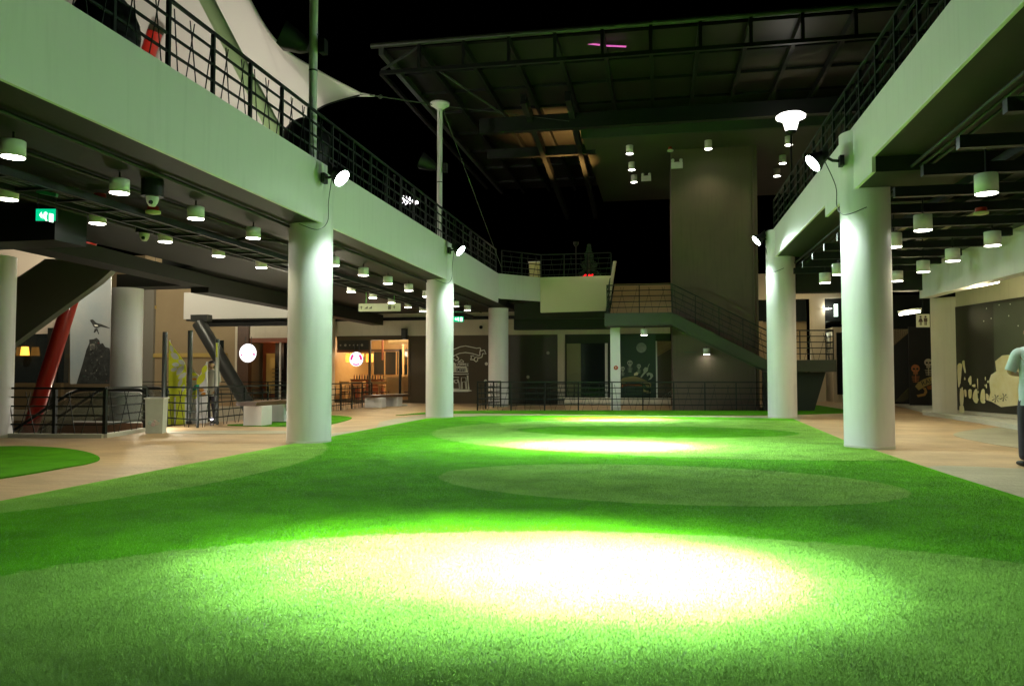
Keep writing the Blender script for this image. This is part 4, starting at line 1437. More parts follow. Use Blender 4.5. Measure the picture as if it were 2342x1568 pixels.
bn = empty('banner', gy(*zf((350, 1390)), YF), 'tall lime green banner sail printed with white leaves', 'banner', 'tall fabric banners')
flat([(250, 180), (300, 260), (400, 390), (480, 500), (495, 560), (495, 1395), (230, 1395), (245, 800)], zf, YF, LIME, bn, 'fabric', .02)
for (u, v, l, w_, an) in ((285, 300, .13, .06, 1.9), (330, 405, .16, .09, 2.6), (345, 530, .13, .07, 3.0), (430, 495, .13, .07, 2.6), (320, 600, .12, .06, .3), (410, 610, .19, .09, .9), (440, 690, .17, .07, .6), (410, 790, .14, .06, 1.1), (455, 870, .12, .05, 1.3)):
    leaf((u, v), l, w_, an, YF - .022, LEAFW, bn)
MB().tube([gy(*zf((258, 170)), YF + .03), gy(*zf((245, 1400)), YF + .03)], .02, 6).build('pole', WHITE, bn)
for x in (322, 480):
    flat([(x, 1000), (x + 22, 1000), (x + 22, 1390), (x, 1390)], zf, YF - .02, WHITE, bn, 'white_edge', .008)
b2 = empty('banner', gy(*zf((700, 1390)), YF), 'white banner sail with yellow, orange and teal leaf shapes', 'banner', 'tall fabric banners')
flat([(795, 490), (800, 1390), (590, 1395), (590, 900), (640, 800), (720, 640)], zf, YF, mat('white_fabric', (.66, .64, .62), .7), b2, 'fabric', .02)
for (u, v, l, w_, an, m_) in ((760, 600, .15, .08, 1.1, LIME), (710, 740, .22, .11, .9, LIME), (640, 860, .14, .08, .6, TEAL), (710, 900, .12, .06, .1, ORNG), (630, 960, .16, .1, 1.2, LIME), (745, 960, .09, .06, .5, ORNG)):
    leaf((u, v), l, w_, an, YF - .022, m_, b2)
MB().tube([gy(*zf((797, 485)), YF + .03), gy(*zf((800, 1400)), YF + .03)], .02, 6).build('pole', WHITE, b2)
b3 = empty('banner', gy(*zf((945, 1350)), YF + .4), 'narrow banner pole with a lime and white strip beside the right post', 'banner', 'tall fabric banners')
flat([(930, 210), (965, 210), (962, 860), (925, 860)], zf, YF - .3, LEAFW, b3, 'fabric', .02)
flat([(932, 215), (955, 215), (950, 420), (930, 420)], zf, YF - .325, LIME, b3, 'lime_strip', .008)
p = gy(*zf((945, 860)), YF - .3)
MB().tube([p, Vector((p.x, p.y, 0))], .02, 6).build('pole', GREYM, b3)
b4 = empty('banner', gy(*zf((610, 900)), YF + 1.5), 'small far banner sail with lime and orange bands between the posts', 'banner', 'tall fabric banners')
flat([(585, 585), (690, 690), (660, 820), (560, 900), (560, 1250), (600, 1250), (600, 900)], zf, YF + 1.2, LEAFW, b4, 'fabric', .02)
flat([(580, 640), (630, 650), (670, 690), (580, 690)], zf, YF + 1.175, LIME, b4, 'lime_band', .008)
flat([(580, 725), (650, 725), (640, 755), (580, 755)], zf, YF + 1.175, ORNG, b4, 'orange_band', .008)
t = empty('floor_lamp_spot', gy(*zf((865, 1315)), YF - .2), 'tiny bright floor spotlight at the foot of the right post', 'spotlight')
p = gy(*zf((865, 1315)), YF - .2)
MB().ball(p, .05, 10).build('bulb', NEONW, t)
MB().box(p.x - .06, p.y + .02, 0.0, p.x + .06, p.y + .12, p.z + .03).build('case', BLACK, t)

# ---------------- bin
b_ = gz(345, 991)
bi = empty('bin', b_, 'white translucent plastic bin with a faded printed picture beside the left railing', 'bin')
x, y = b_.x, b_.y + .2
vv = []
hw, hb, hh = .21, .19, .84
dirx = Vector((math.cos(.35), math.sin(.35), 0))
diry = Vector((-dirx.y, dirx.x, 0))
def bq(u, v, z, s):
    return Vector((x, y, 0)) + dirx * (u * s) + diry * (v * s) + Vector((0, 0, z))
g = MB()
o4 = ((-1, -1), (1, -1), (1, 1), (-1, 1))
lo4 = [bq(u, v, .0, hb) for u, v in o4]
hi4 = [bq(u, v, hh, hw) for u, v in o4]
g.add(lo4 + hi4, [(3, 2, 1, 0), (0, 1, 5, 4), (1, 2, 6, 5), (2, 3, 7, 6), (3, 0, 4, 7)])
in4 = [bq(u, v, hh, hw - .015) for u, v in o4]
ib4 = [bq(u, v, .05, hb - .015) for u, v in o4]
g.add(hi4 + in4, [(0, 1, 5, 4), (1, 2, 6, 5), (2, 3, 7, 6), (3, 0, 4, 7)])
g.add(in4 + ib4, [(0, 1, 5, 4), (1, 2, 6, 5), (2, 3, 7, 6), (3, 0, 4, 7), (4, 5, 6, 7)])
g.build('body', mat('bin_plastic', (.58, .62, .54), .4, noise=(9, .5, (.46, .50, .43))), bi)
g = MB()
for a in range(4):
    g.bar(bq(*o4[a], hh + .005, hw + .012), bq(*o4[(a + 1) % 4], hh + .005, hw + .012), .03, .035)
g.build('rim', WHITE, bi)
cen = bq(0, -1, .2, hb + .012)
for dx, dz, s, m_ in ((-.09, .06, .05, TEAL), (-.02, .02, .055, REDP), (.07, .05, .06, ORNG), (.11, .1, .03, TEAL), (.02, .1, .03, REDP)):
    c_ = cen + dirx * dx + Vector((0, 0, dz)) - diry * .0
    MB().lathe(c_ + diry * -.004, [(s, 0), (s * .8, .003)], 9, -diry).build('print', bpy.data.materials.get('faded_' + m_.name) or mat('faded_' + m_.name, tuple(.45 + .4 * v for v in {'teal_print': (.02, .3, .18), 'red_paint': (.5, .1, .06), 'orange_print': (.5, .35, .15)}[m_.name]), .5), bi)


# ---------------- benches
def bench(pxs, base, tops, lab):
    """two pale plinths carrying a thick dark plank"""
    t = empty('bench', base[0], lab, 'bench', 'plank benches on pale plinths')
    for (c, w_, d_, h_) in tops:
        MB().box(c[0] - w_ / 2, c[1], 0, c[0] + w_ / 2, c[1] + d_, h_).build('plinth', PAINT, t, .01)
    return t


def bench2(px0, px1, pya, px2, px3, pyb, ptop, plank, lab):
    a0_, a1_ = gz(px0, pya), gz(px1, pya)
    b0_, b1_ = gz(px2, pyb), gz(px3, pyb)
    t = empty('bench', a0_, lab, 'bench', 'plank benches on pale plinths')
    h_ = gy(px0, ptop, a0_.y).z
    MB().box(a0_.x, a0_.y, 0, a1_.x, a0_.y + .6, h_).build('plinth', PAINT, t, .01)
    MB().box(b0_.x, b0_.y, 0, b1_.x, b0_.y + .6, h_).build('plinth', PAINT, t, .01)
    pa = Vector(((a0_.x + a1_.x) / 2 - .1, a0_.y + .1, h_ + .06))
    pb = Vector(((b0_.x + b1_.x) / 2 + .25, b0_.y + .75, h_ + .06))
    dr = (pb - pa).normalized() * .25
    MB().bar(pa - dr, pb + dr, .62, .11).build('seat_plank', BENCHW, t)
    MB().bar(pa + (pb - pa) * .85 - Vector((0, .2, .1)), pa + (pb - pa) * .85 - Vector((0, .2, .28)), .1, .1).build('bracket', BLACK, t)


bench2(556, 602, 974, 612, 652, 965, 928, 0, 'plank bench on two pale plinths left of the nearest column')
bench2(834, 874, 932, 878, 912, 929, 909, 0, 'plank bench on two pale plinths before the café')
t = empty('sign_foot', gz(915, 927), 'small white sign foot on the floor before the café window', 'sign base')
p = gz(917, 927)
MB().lathe(p, [(.32, 0), (.3, .06), (.05, .08)], 18).build('base', WHITE, t)
MB().tube([p + Vector((0, 0, .07)), p + Vector((.02, 0, .4))], .06, 8).build('stub', WHITE, t)
MB().tube([p + Vector((-.12, .2, 0)), p + Vector((-.12, .2, 2.6))], .06, 8).build('post', BLACK, t)

# ================================================================== HANGING SIGNS, EXIT SIGNS, CAMERAS
a, b = gz(820, 712, 3.7), gz(915, 711, 3.7)
t = empty('hanging_sign', a, 'long pale green direction sign hanging from two rods before the café', 'sign')
u = (b - a)
zt = 3.98
MB().prism([a, b, Vector((b.x, b.y, zt)), Vector((a.x, a.y, zt))], (0, .09, 0)).build('board', mat('sign_board', (.55, .60, .40), .5), t)
for s in (.17, .85):
    q = a + u * s
    MB().tube([Vector((q.x, q.y + .04, zt)), Vector((q.x, q.y + .04, 4.47))], .014, 6).build('rod', mat('green_rod', (.12, .45, .08), .4) if s < .5 else MATS['green_rod'], t)
SY = mat('sign_symbol', (.12, .13, .08), .6)


def sym(u_, kind):
    c = a + u * u_ + Vector((0, -.004, .14))
    if kind == 'arrow':
        MB().prism([c + Vector((-.05, 0, 0)), c + Vector((0, 0, .06)), c + Vector((.05, 0, 0))], (0, -.004, 0)).box(c.x - .015, c.y - .004, c.z - .06, c.x + .015, c.y, c.z).build('symbol', SY, t)
    elif kind == 'man':
        MB().lathe(c + Vector((0, 0, .065)), [(.02, 0), (.02, .004)], 8, (0, -1, 0)).box(c.x - .025, c.y - .004, c.z - .08, c.x + .025, c.y, c.z + .04).build('symbol', SY, t)
    else:
        MB().prism([c + Vector((-.07, 0, -.05)), c + Vector((.07, 0, .05)), c + Vector((.07, 0, -.05))], (0, -.004, 0)).build('symbol', SY, t)


for u_, k_ in ((.07, 'arrow'), (.18, 'stairs'), (.28, 'stairs'), (.73, 'man'), (.765, 'man'), (.86, 'arrow')):
    sym(u_, k_)


def exit_sign(a, b, z0, z1, lab, hang):
    """a,b bottom corners"""
    t = empty('exit_sign', a, lab, 'exit sign', 'green exit signs')
    n = Vector(((b - a).y, -(b - a).x, 0)).normalized()
    u = (b - a)
    H = z1 - z0
    A, B = Vector((a.x, a.y, z0)), Vector((b.x, b.y, z0))
    up = Vector((0, 0, 1))
    MB().prism([A, B, B + up * H, A + up * H], -n * .06).build('case', BLACK, t)
    MB().prism([A + n * .002, B + n * .002, B + up * H + n * .002, A + up * H + n * .002], n * .004).build('face', EXITG, t)

    def Q(s, v):
        return A + u * s + up * (H * v) + n * .008
    # arrow, running figure, doorway
    MB().prism([Q(.68, .15), Q(.9, .15), Q(.9, .85), Q(.68, .85)], n * .003).build('doorway', EXITW, t)
    MB().prism([Q(.18, .55), Q(.3, .85), Q(.3, .65), Q(.42, .65), Q(.42, .45), Q(.3, .45), Q(.3, .3)], n * .003).build('arrow', EXITW, t)
    MB().prism([Q(.46, .55), Q(.56, .62), Q(.54, .4), Q(.6, .18), (Q(.52, .16)), Q(.44, .36), Q(.36, .3), Q(.36, .38)], n * .003).build('running_figure', EXITW, t)
    MB().lathe(Q(.5, .76), [(.028, 0), (.028, .003)], 10, n).build('figure_head', EXITW, t)
    for s in (.05, .95):
        MB().tube([Q(s, 1) - n * .03, Q(s, 1) - n * .03 + up * hang], .008, 5).build('hanger', BLACK, t)
    MB().bar(Q(0, 1) - n * .03 + up * hang, Q(1, 1) - n * .03 + up * hang, .06, .05).build('ceiling_channel', mat('green_channel', (.02, .25, .14), .4) if 'green_channel' not in MATS else MATS['green_channel'], t)
    return t


e0, e1 = gz(82, 505, 3.82), gz(127, 514, 3.82)
e1 = gz(127, 514, 3.82)
d_ = 12.2
p0, p1 = EYE + ray(82, 505) * d_, EYE + ray(127, 514) * d_
zb0 = EYE + ray(82, 505) * d_
zt0 = EYE + ray(82, 482) * d_
exit_sign(p0, p1, p0.z, zt0.z + .03, 'green running man exit sign hanging under the left deck', .28)
p0, p1 = gy(1036, 736, 32), gy(1060, 736, 32)
exit_sign(p0, p1, p0.z, gy(1036, 724, 32).z, 'small green exit sign far behind the second left column', .2)


def dome(px, py, z, lab, r=.1, box=True):
    p = gz(px, py, z)
    t = empty('dome_camera', p, lab, 'camera', 'dome cameras')
    MB().lathe(p, [(.0, -.0), (.5 * r, .01), (.85 * r, .07), (r, .13), (r, .16)], 16).build('dome', MATS['pale_paint'], t)
    MB().lathe(p, [(r * 1.7, .16), (r * 1.7, ZLB - z)], 16).build('housing', BLACK, t)
    MB().lathe(p + Vector((.03, -.07, .06)), [(.035, 0), (.03, .03)], 10, (0, -1, -.2)).build('lens', BLACK, t)


dome(348, 473, 4.1, 'white dome camera on a black mount beside the second near downlight')
dome(330, 552, 4.1, 'white dome camera between the two rows of left downlights')
for px, py, z, lab in ((228, 460, 4.35, 'red topped smoke detector under the left deck before the camera'), (350, 488, 4.3, 'small cream smoke detector below the first dome camera'),
                       (2244, 490, 4.45, 'red and cream smoke detector in the right corridor ceiling')):
    p = gz(px, py, z)
    t = empty('smoke_detector', p, lab, 'smoke detector')
    MB().lathe(p, [(.04, -.02), (.13, .0), (.13, .04)], 18).build('cover', mat('detector_cream', (.5, .5, .25), .5) if 'detector_cream' not in MATS else MATS['detector_cream'], t)
    MB().lathe(p, [(.1, .04), (.1, .12)], 18).build('base', REDP, t)

# ================================================================== UPPER LEFT: tent, masts, off floodlights, pods
def mastpole(x, y, top, lab, cap):
    t = empty('slim_mast', (x, y, 5.3), lab, 'mast', 'slim pale masts on the left deck')
    MB().tube([(x, y, 5.3), (x, y, top)], .088, 16).build('pole', PAINT, t)
    MB().tube([(x, y, top - 2.6), (x, y, top - 2.57)], .093, 16).build('joint_ring', GREYM, t)
    if cap:
        MB().lathe((x, y, top), [(.1, -.12), (.19, -.06), (.32, .02), (.33, .09), (.3, .1)], 20).build('cap_plate', PAINT, t)


mastpole(-7.2, 15.33, 10.45, 'slim pale mast rising from the nearest left column beside the tent', True)
mastpole(-7.18, 25.0, 10.42, 'slim pale mast with a disc cap holding the tent cable', True)


def off_flood(px, py, Y, s, lab):
    p = gy(px, py, Y)
    t = empty('unlit_floodlight', p, lab, 'floodlight', 'unlit floodlights on the slim masts')
    c = p
    d = Vector((-.80, -.1, .25)).normalized()
    d = Vector((-.85, -.2, .42)).normalized()
    MB().lathe(c, [(.16 * s, -.45 * s), (.3 * s, -.25 * s), (.44 * s, .2 * s), (.46 * s, .27 * s)], 4, d).build('housing', BLACK, t)
    MB().lathe(c, [(.4 * s, .272 * s), (.4 * s, .285 * s)], 4, d).build('glass', GLASSY, t)
    MB().tube([c - d * .4 * s, Vector((-7.12, Y, c.z + .1))], .04, 8).build('arm', BLACK, t)
    MB().box(-7.05, Y - .1, c.z - .35, -6.92, Y + .1, c.z - .05).build('driver_box', BLACK, t)


off_flood(672, 92, 15.35, .8, 'big black unlit floodlight silhouetted beside the tent')
off_flood(976, 373, 25.0, .8, 'small black unlit floodlight on the second slim mast')

tip = EYE + ray(822, 214) * 25.3
ue = [tip, EYE + ray(730, 165) * 24.5, EYE + ray(640, 105) * 23.8, EYE + ray(570, 0) * 23.2, EYE + ray(480, -200) * 22.5, EYE + ray(330, -520) * 22]
le_ = [tip + Vector((0, 0, -.06)), EYE + ray(740, 243) * 25, EYE + ray(700, 278) * 25.5, EYE + ray(655, 330) * 26, EYE + ray(560, 420) * 27, EYE + ray(-160, 330) * 30]
ue = smooth_loop(ue, 8, closed=False)
le_ = smooth_loop(le_, 8, closed=False)
nu, nv = len(ue), 14
vs, fs_ = [], []
for i in range(nu):
    for j in range(nv + 1):
        s = j / nv
        p = ue[i].lerp(le_[i], s)
        sag = math.sin(math.pi * s) * (i / nu) * 1.2
        p = p + Vector((.3, .9, -.1)).normalized() * sag
        vs.append(p)
for i in range(nu - 1):
    for j in range(nv):
        a_ = i * (nv + 1) + j
        fs_.append((a_, a_ + 1, a_ + nv + 2, a_ + nv + 1))
tn = empty('tent', tip, 'big white tensile tent sail rising behind the left deck railing', 'tent')
o = MB().add(vs, fs_, True).build('sail', FABRIC, tn)
sm = o.modifiers.new('thick', 'SOLIDIFY')
sm.thickness = .01
MB().tube(ue, .05, 8).build('edge_rope', FABRIC, tn)
MB().tube([le_[k] for k in range(0, 30)], .03, 8).build('edge_rope', BLACK, tn)
cap = Vector((-7.12, 25.0, 10.42))
for dz in (.12, -.05):
    MB().tube([tip + Vector((-.45, 0, dz)), tip + (cap - tip) * .18], .03, 6).build('corner_strap', WHITE, tn)
MB().tube([tip + (cap - tip) * .12, cap], .022, 6).build('cable', GREYM, tn)
MB().lathe(tip + (cap - tip) * .25, [(.03, -.08), (.08, 0), (.03, .08)], 10, cap - tip).build('turnbuckle', GREYM, tn)
# thin stay cables from the cap
t = empty('stay_cable', cap, 'thin stay cables fanning from the second mast into the dark', 'cable')
MB().tube([cap, (-6.3, 31, 5.8)], .012, 5).build('strand', GREYM, t)
MB().tube([cap, (-3.0, 29, 10.9)], .012, 5).build('strand', GREYM, t)
# pale green leaning strut
g0, g1 = gy(452, -40, 19), gy(655, 350, 19)
t = empty('leaning_mast', g1, 'pale green leaning tube crossing behind the left deck railing', 'mast')
MB().tube([g0 + (g0 - g1) * .3, g1], .2, 20).build('tube', GREENS, t)
# uplights hidden on the deck which light the tent (their glow shows on the sail)
for k, (x, y, tx, ty, tz, pw) in enumerate(((-10.2, 13.5, -13, 24, 11, 900), (-14, 17, -17, 27, 12, 900))):
    t = empty('tent_uplight', (x, y, 5.35), ['uplight on the left deck aimed at the near part of the tent', 'uplight on the left deck aimed at the far part of the tent'][k], 'uplight')
    MB().box(x - .2, y - .1, 5.32, x + .2, y + .15, 5.5).build('body', BLACK, t, .01)
    MB().lathe((x, y, 5.5), [(.09, 0), (.09, .02)], 14).build('lens', mat('uplight_lens', (1, 1, 1), emit=(1, .95, .85), strength=4) if 'uplight_lens' not in MATS else MATS['uplight_lens'], t)
    spot('uplight_beam', (x, y, 5.6), (tx, ty, tz), pw, 110, .8, (1, .93, .80), t, .1)
# black egg chair, and a dark shape added for the night below the tent
for (px, py, r_, lab) in ((240, 62, .62, 'black rounded egg chair behind the upper left railing'), (700, 335, .75, 'black rounded shape standing for the dark gap under the tent edge beside the nearest mast')):
    c = gx(px, py, -8.1 if px < 300 else -7.9)
    t = empty('egg_chair_and_gap', (c.x, c.y, 5.3), lab, 'chair', 'black egg chairs on the left deck')
    zc = 5.3 + (c.z - 5.3)
    MB().ball((c.x, c.y, c.z - .1), r_, 20, (.8, .8, 1)).build('shell', BLACK, t)
    MB().tube([(c.x, c.y, 5.3), (c.x, c.y, c.z - r_ * .9)], .05, 8).build('stem', BLACK, t)
    MB().lathe((c.x, c.y, 5.3), [(.35, 0), (.33, .04)], 18).build('foot', BLACK, t)
# neon script on far upper level
p = gy(935, 458, 34)
t = empty('neon_sign', p, 'small white glowing script sign in the dark above the second left column', 'sign')
sc = [(918, 455), (922, 449), (925, 462), (929, 450), (932, 464), (937, 452), (939, 465), (944, 458), (948, 468), (955, 460)]
MB().tube([gy(a_, b_, 34) for a_, b_ in sc], .05, 6).build('script', NEONW, t)
MB().tube([gy(a_, b_, 34) for a_, b_ in ((926, 456), (940, 461), (956, 464))], .06, 6).build('script', NEONW, t)
for q in ((919, 464), (928, 467)):
    MB().ball(gy(*q, 34), .04, 8).build('dot', NEONW, t)
MB().tube([(p.x, 34.12, 5.3), (p.x, 34.12, p.z)], .03, 6).build('post', BLACK, t)
# things on the far upper deck: red lamp, conical tree, lit cabinet, lamp post
p = gy(1345, 630, 36.5)
t = empty('red_lamp', p, 'string of small red glowing lamps on the upper deck edge', 'lamp')
for dx in (-.2, -.12, -.03, .06, .14, .2):
    MB().ball((p.x + dx, p.y, p.z + .03 * math.sin(dx * 40)), .045, 8).build('bulb', REDG, t)
MB().box(p.x - .3, p.y + .05, 5.3, p.x + .3, p.y + .12, p.z - .05).build('bracket', BLACK, t)
p = gy(1347, 560, 37.2)
t = empty('conical_tree', (p.x, 37.2, 5.3), 'dark green conical tree behind the cream panel railing', 'tree')
TG_ = mat('dark_foliage', (.02, .055, .02), .7)
MB().tube([(p.x, 37.2, 5.3), (p.x, 37.2, p.z - .2)], .08, 8, r2=.02).build('trunk', BENCHW, t)
g = MB()
ht = p.z - 5.6
for k in range(2600):
    s = random.random() ** .8
    rr = (1 - s) * .78 * (.75 + .25 * math.sin(s * 26)) + .05
    an = random.random() * 6.283
    r1 = rr * math.sqrt(random.random() * .6 + .4)
    c = Vector((p.x + r1 * math.cos(an), 37.2 + r1 * math.sin(an), 5.6 + s * ht))
    u1 = Vector((random.uniform(-1, 1), random.uniform(-1, 1), random.uniform(-1, 1))) * .06
    u2 = Vector((random.uniform(-1, 1), random.uniform(-1, 1), random.uniform(-1, 1))) * .06
    g.add([c, c + u1, c + u2], [(0, 1, 2)])
g.build('foliage', TG_, t)
a_, b_ = gy(1210, 633, 36), gy(1233, 600, 36)
t = empty('lit_cabinet', (a_.x, 36, 5.3), 'pale yellow lit cabinet behind the deck railing left of the tree', 'cabinet')
MB().box(a_.x, 36, 5.3, b_.x, 36.4, b_.z).build('body', mat('pale_yellow', (.6, .58, .25), .6), t, .01)
MB().box(a_.x - .05, 35.98, b_.z, b_.x + .05, 36.42, b_.z + .05).build('lid', WHITE, t)
point('cabinet_light', (a_.x + .2, 35.2, b_.z + .7), 5, (1, .9, .5), t, .1)
a_ = gy(1398, 650, 34.4)
t = empty('leaning_pole', a_, 'thin leaning tan pole beside the cream panel', 'pole')
MB().tube([gy(1390, 700, 34.3), gy(1406, 600, 34.3)], .07, 8).build('pole', CREAM, t)
MB().lathe(gy(1406, 600, 34.3), [(.09, 0), (.07, .05)], 10).build('cap', CREAM, t)

# warm lamp that lights the canopy over the far upper terrace
t = empty('terrace_lamp', (-3.8, 35.0, 5.3), 'warm lamp on the far terrace lighting the canopy ribs orange', 'lamp')
MB().tube([(-3.8, 36.2, 5.3), (-3.8, 36.2, 7.4)], .03, 8).build('post', BLACK, t)
MB().lathe((-3.8, 36.2, 7.4), [(.05, 0), (.12, .1), (.14, .2)], 14).build('head', BLACK, t)
spot('terrace_beam', (-3.8, 36.2, 7.7), (-4.5, 34.2, 12), 1500, 58, .9, (1, .55, .15), t, .1)

# ================================================================== RIGHT REAR
rb_ = empty('rear_building', (7.5, 44, 0), 'cream rear building with dark openings beyond the far right column', 'building')
YR = 44.


def xr(px):
    return gy(px, 800, YR).x


def zr(py):
    return gy(1830, py, YR).z


MB().box(xr(1733), YR, zr(683), xr(1960), YR + .3, 6.9).build('upper_wall', CREAM, rb_)
MB().box(xr(1855), YR, 0, xr(1888), YR + .3, zr(683)).build('pier', CREAM, rb_)
MB().box(xr(1733), YR, 0, xr(1746), YR + .3, zr(733)).build('pier', TANW, rb_)
MB().box(xr(1733), YR + 1.2, 0, xr(1855), YR + 1.4, zr(683)).build('recess_wall', TANW, rb_)
MB().box(xr(1733), YR + .6, zr(733), xr(1850), YR + .8, zr(683)).build('dark_window', GLASSY, rb_)
MB().box(xr(1815), YR + .4, zr(862), xr(1845), YR + .5, zr(835)).build('counter', GREYM, rb_)
MB().box(xr(1815), YR + .35, zr(836), xr(1846), YR + .5, zr(833)).build('lit_counter_edge', TUBEG, rb_)
MB().box(xr(1888), YR + 3, 0, xr(1975), YR + 3.2, zr(745)).build('inner_wall', WHITE, rb_)
MB().box(xr(1888), YR + .1, zr(735), xr(1975), YR + 3, zr(683)).build('inner_ceiling', BLACK, rb_)
MB().box(xr(1908), YR - .6, .4, xr(1922), YR - .5, zr(762)).build('dark_door', GLASSY, rb_)
MB().box(xr(1900), YR - .5, 0, xr(1925), YR + 3, zr(750)).build('door_wall', CREAM, rb_)
for px, py in ((1893, 706),):
    q = gy(px, py, YR - .1)
    o = MB().lathe(q, [(.2, 0), (.2, .02)], 16).build('round_ceiling_lamp', DLG, rb_)
MB().box(xr(1908), YR - .2, zr(725), xr(1916), YR - .1, zr(697)).build('lit_sign', EXITW, rb_)
point('inner_light', (xr(1905), YR + 1.5, 3.6), 60, (.9, 1, .7), rb_, .2)
point('recess_light', (xr(1800), YR - 1.5, 4.6), 60, (1, .8, .45), rb_, .2)
# shops on the right: walls, pillar, murals, kerb
kp = [gz(*p) for p in ((2342, 986), (2230, 966), (2110, 948.5), (2110, 943), (2040, 925), (2040, 917), (2400, 917), (2700, 960), (3600, 1040), (3400, 1180))]
slab(kp, 0, .13, 'kerb', KERB)['kind'] = 'structure'
sp_ = empty('shop_wall', (9.5, 29, .13), 'tan corner pillar and header of the right shops left of the yellow mural', 'wall')
P0, P1, P2 = Vector((9.1, 28.9, .13)), Vector((9.74, 28.4, .13)), Vector((10.95, 22.5, .13))
MB().prism([P0, P1, P1 + Vector((.4, .3, 0)), P0 + Vector((.4, .4, 0))], (0, 0, 3.9)).build('pillar', CREAM, sp_, .006)
MB().prism([P1, P2 + (P2 - P1) * 2.5, P2 + (P2 - P1) * 2.5 + Vector((.4, .1, 0)), P1 + Vector((.4, .1, 0))], (0, 0, 4.3)).build('wall', CREAM, sp_)
# yellow mural
dirm = (P2 - P1).normalized()
nm = Vector((dirm.y, -dirm.x, 0))
nm = nm if nm.x < 0 else -nm
ym = empty('mural', P1 + dirm * .02, 'large dark mural with yellow rocks, palms and skeleton figures behind the walking person', 'mural')
OFF = nm * .03


random.seed(5)


def on_wall(px, py, off=0.):
    d = ray(px, py)
    p0 = P1 + nm * (.03 + off)
    t_ = (p0 - EYE).dot(nm) / d.dot(nm)
    return EYE + d * t_


def zy(z):   # zoom of [2380,740,2560,1200] at 3.411x
    return ((2380 + z[0] / 3.411) * .9148, (740 + z[1] / 3.411) * .9148)


def wflat(pts, m, name, off, smooth=0):
    q = [on_wall(*zy(p), off) for p in pts]
    if smooth:
        q = smooth_loop(q, smooth)
    MB().prism(q, nm * .006).build(name, m, ym)


MB_D = mat('mural_night', (.045, .04, .026), .35, .5, noise=(.8, .8, (.02, .02, .016)))
MB_E = mat('mural_grey_night', (.085, .09, .062), .35, .5, noise=(.6, .7, (.05, .055, .04)))
tops_z = 3.55
far_ = P1 + dirm * 12
q = [P1 + nm * .001 + Vector((0, 0, .12)), far_ + nm * .001 + Vector((0, 0, .12)), far_ + nm * .001 + Vector((0, 0, tops_z)), P1 + nm * .001 + Vector((0, 0, tops_z))]
MB().prism(q, nm * .025).build('board', MB_D, ym)
wflat([(355, 65), (700, 30), (700, 960), (365, 960)], MB_E, 'grey_night_sky', 0)
wflat([(370, 555), (400, 530), (430, 505), (480, 500), (560, 520), (640, 560), (700, 640), (700, 920), (560, 935), (420, 945), (340, 930), (310, 890), (330, 820), (318, 720), (335, 670), (380, 640)], ART, 'yellow_rock', .008)
wflat([(280, 880), (340, 900), (420, 945), (700, 915), (700, 960), (400, 975), (300, 930)], MB_D, 'dark_foreground', .016)
for cx, cy in ((375, 870), (443, 860)):
    for k in range(7):
        an = k * math.pi / 7 * 2
        wflat([(cx, cy), (cx + 34 * math.cos(an) - 4, cy + 34 * math.sin(an)), (cx + 34 * math.cos(an) + 4, cy + 34 * math.sin(an) + 5)], MB_D, 'palm_frond', .018)
for pts in ([(48, 590), (85, 580), (82, 640), (72, 740), (55, 770)], [(88, 560), (105, 550), (110, 590), (118, 640), (112, 655), (98, 610)], [(150, 690), (165, 685), (166, 750), (150, 750)],
            [(70, 805), (100, 805), (95, 925), (72, 925)], [(105, 800), (120, 800), (125, 850), (112, 855)], [(142, 800), (168, 800), (165, 865), (145, 865)],
            [(195, 800), (215, 800), (220, 905), (190, 900), (178, 850)], [(255, 800), (278, 800), (285, 905), (250, 905), (243, 860)], [(290, 830), (315, 850), (300, 900)],
            [(68, 935), (98, 935), (104, 990), (70, 985)], [(170, 760), (200, 750), (190, 775)], [(215, 715), (222, 710), (222, 800)]):
    wflat(pts, ART, 'yellow_figure', .008, 3)
for k in range(46):
    u, v = random.uniform(62, 310), random.uniform(700, 900)
    if random.random() < .5:
        wflat([(u - random.uniform(3, 9), v), (u, v - random.uniform(6, 26)), (u + random.uniform(3, 8), v + 2), (u, v + random.uniform(4, 22))], ART, 'yellow_fleck', .011, 2)
for u, v in ((403, 75), (497, 68), (565, 253), (335, 190), (295, 105), (272, 213), (485, 168)):
    wflat([(u - 4, v), (u, v - 7), (u + 4, v), (u, v + 7)], WHITE, 'star', .012)
# skeleton mural right (panel perpendicular-ish)
YK = 36.


def zk(z):   # zoom of [2220,760,2400,1040] at 5.6x
    return ((2220 + z[0] / 5.6) * .9148, (760 + z[1] / 5.6) * .9148)


k2 = empty('mural', gy(2100, 920, YK), 'narrow dark mural of two skulls and a lettered ribbon beside the tan pillar', 'mural', 'skeleton murals')
flat([(280, 315), (620, 315), (620, 1420), (300, 1415)], zk, YK, mat('mural_black_board', (.03, .028, .024), .4, noise=(.8, .6, (.015, .014, .012))), k2, 'board', .05)
skull(gy(*zk((565, 815)), YK - .055), .16, k2, mat('bone_paint', (.55, .45, .32), .6))
skull(gy(*zk((385, 900)), YK - .055), .17, k2, mat('red_skull_paint', (.50, .16, .06), .6))
flat([(380, 1150), (420, 1100), (500, 1050), (610, 1010), (610, 1110), (520, 1150), (430, 1205)], zk, YK - .07, mat('gold_paint', (.42, .29, .09), .6), k2, 'ribbon', .01)
flat([(400, 1270), (500, 1250), (515, 1210), (480, 1170), (530, 1170), (550, 1230), (520, 1280), (420, 1300)], zk, YK - .07, mat('gold_paint2', (.45, .25, .07), .6), k2, 'ribbon_tail', .01)
flat([(540, 1150), (610, 1130), (610, 1190), (560, 1195)], zk, YK - .07, RIBO, k2, 'orange_patch', .01)
pt = gy(*zk((555, 1115)), YK - .085)
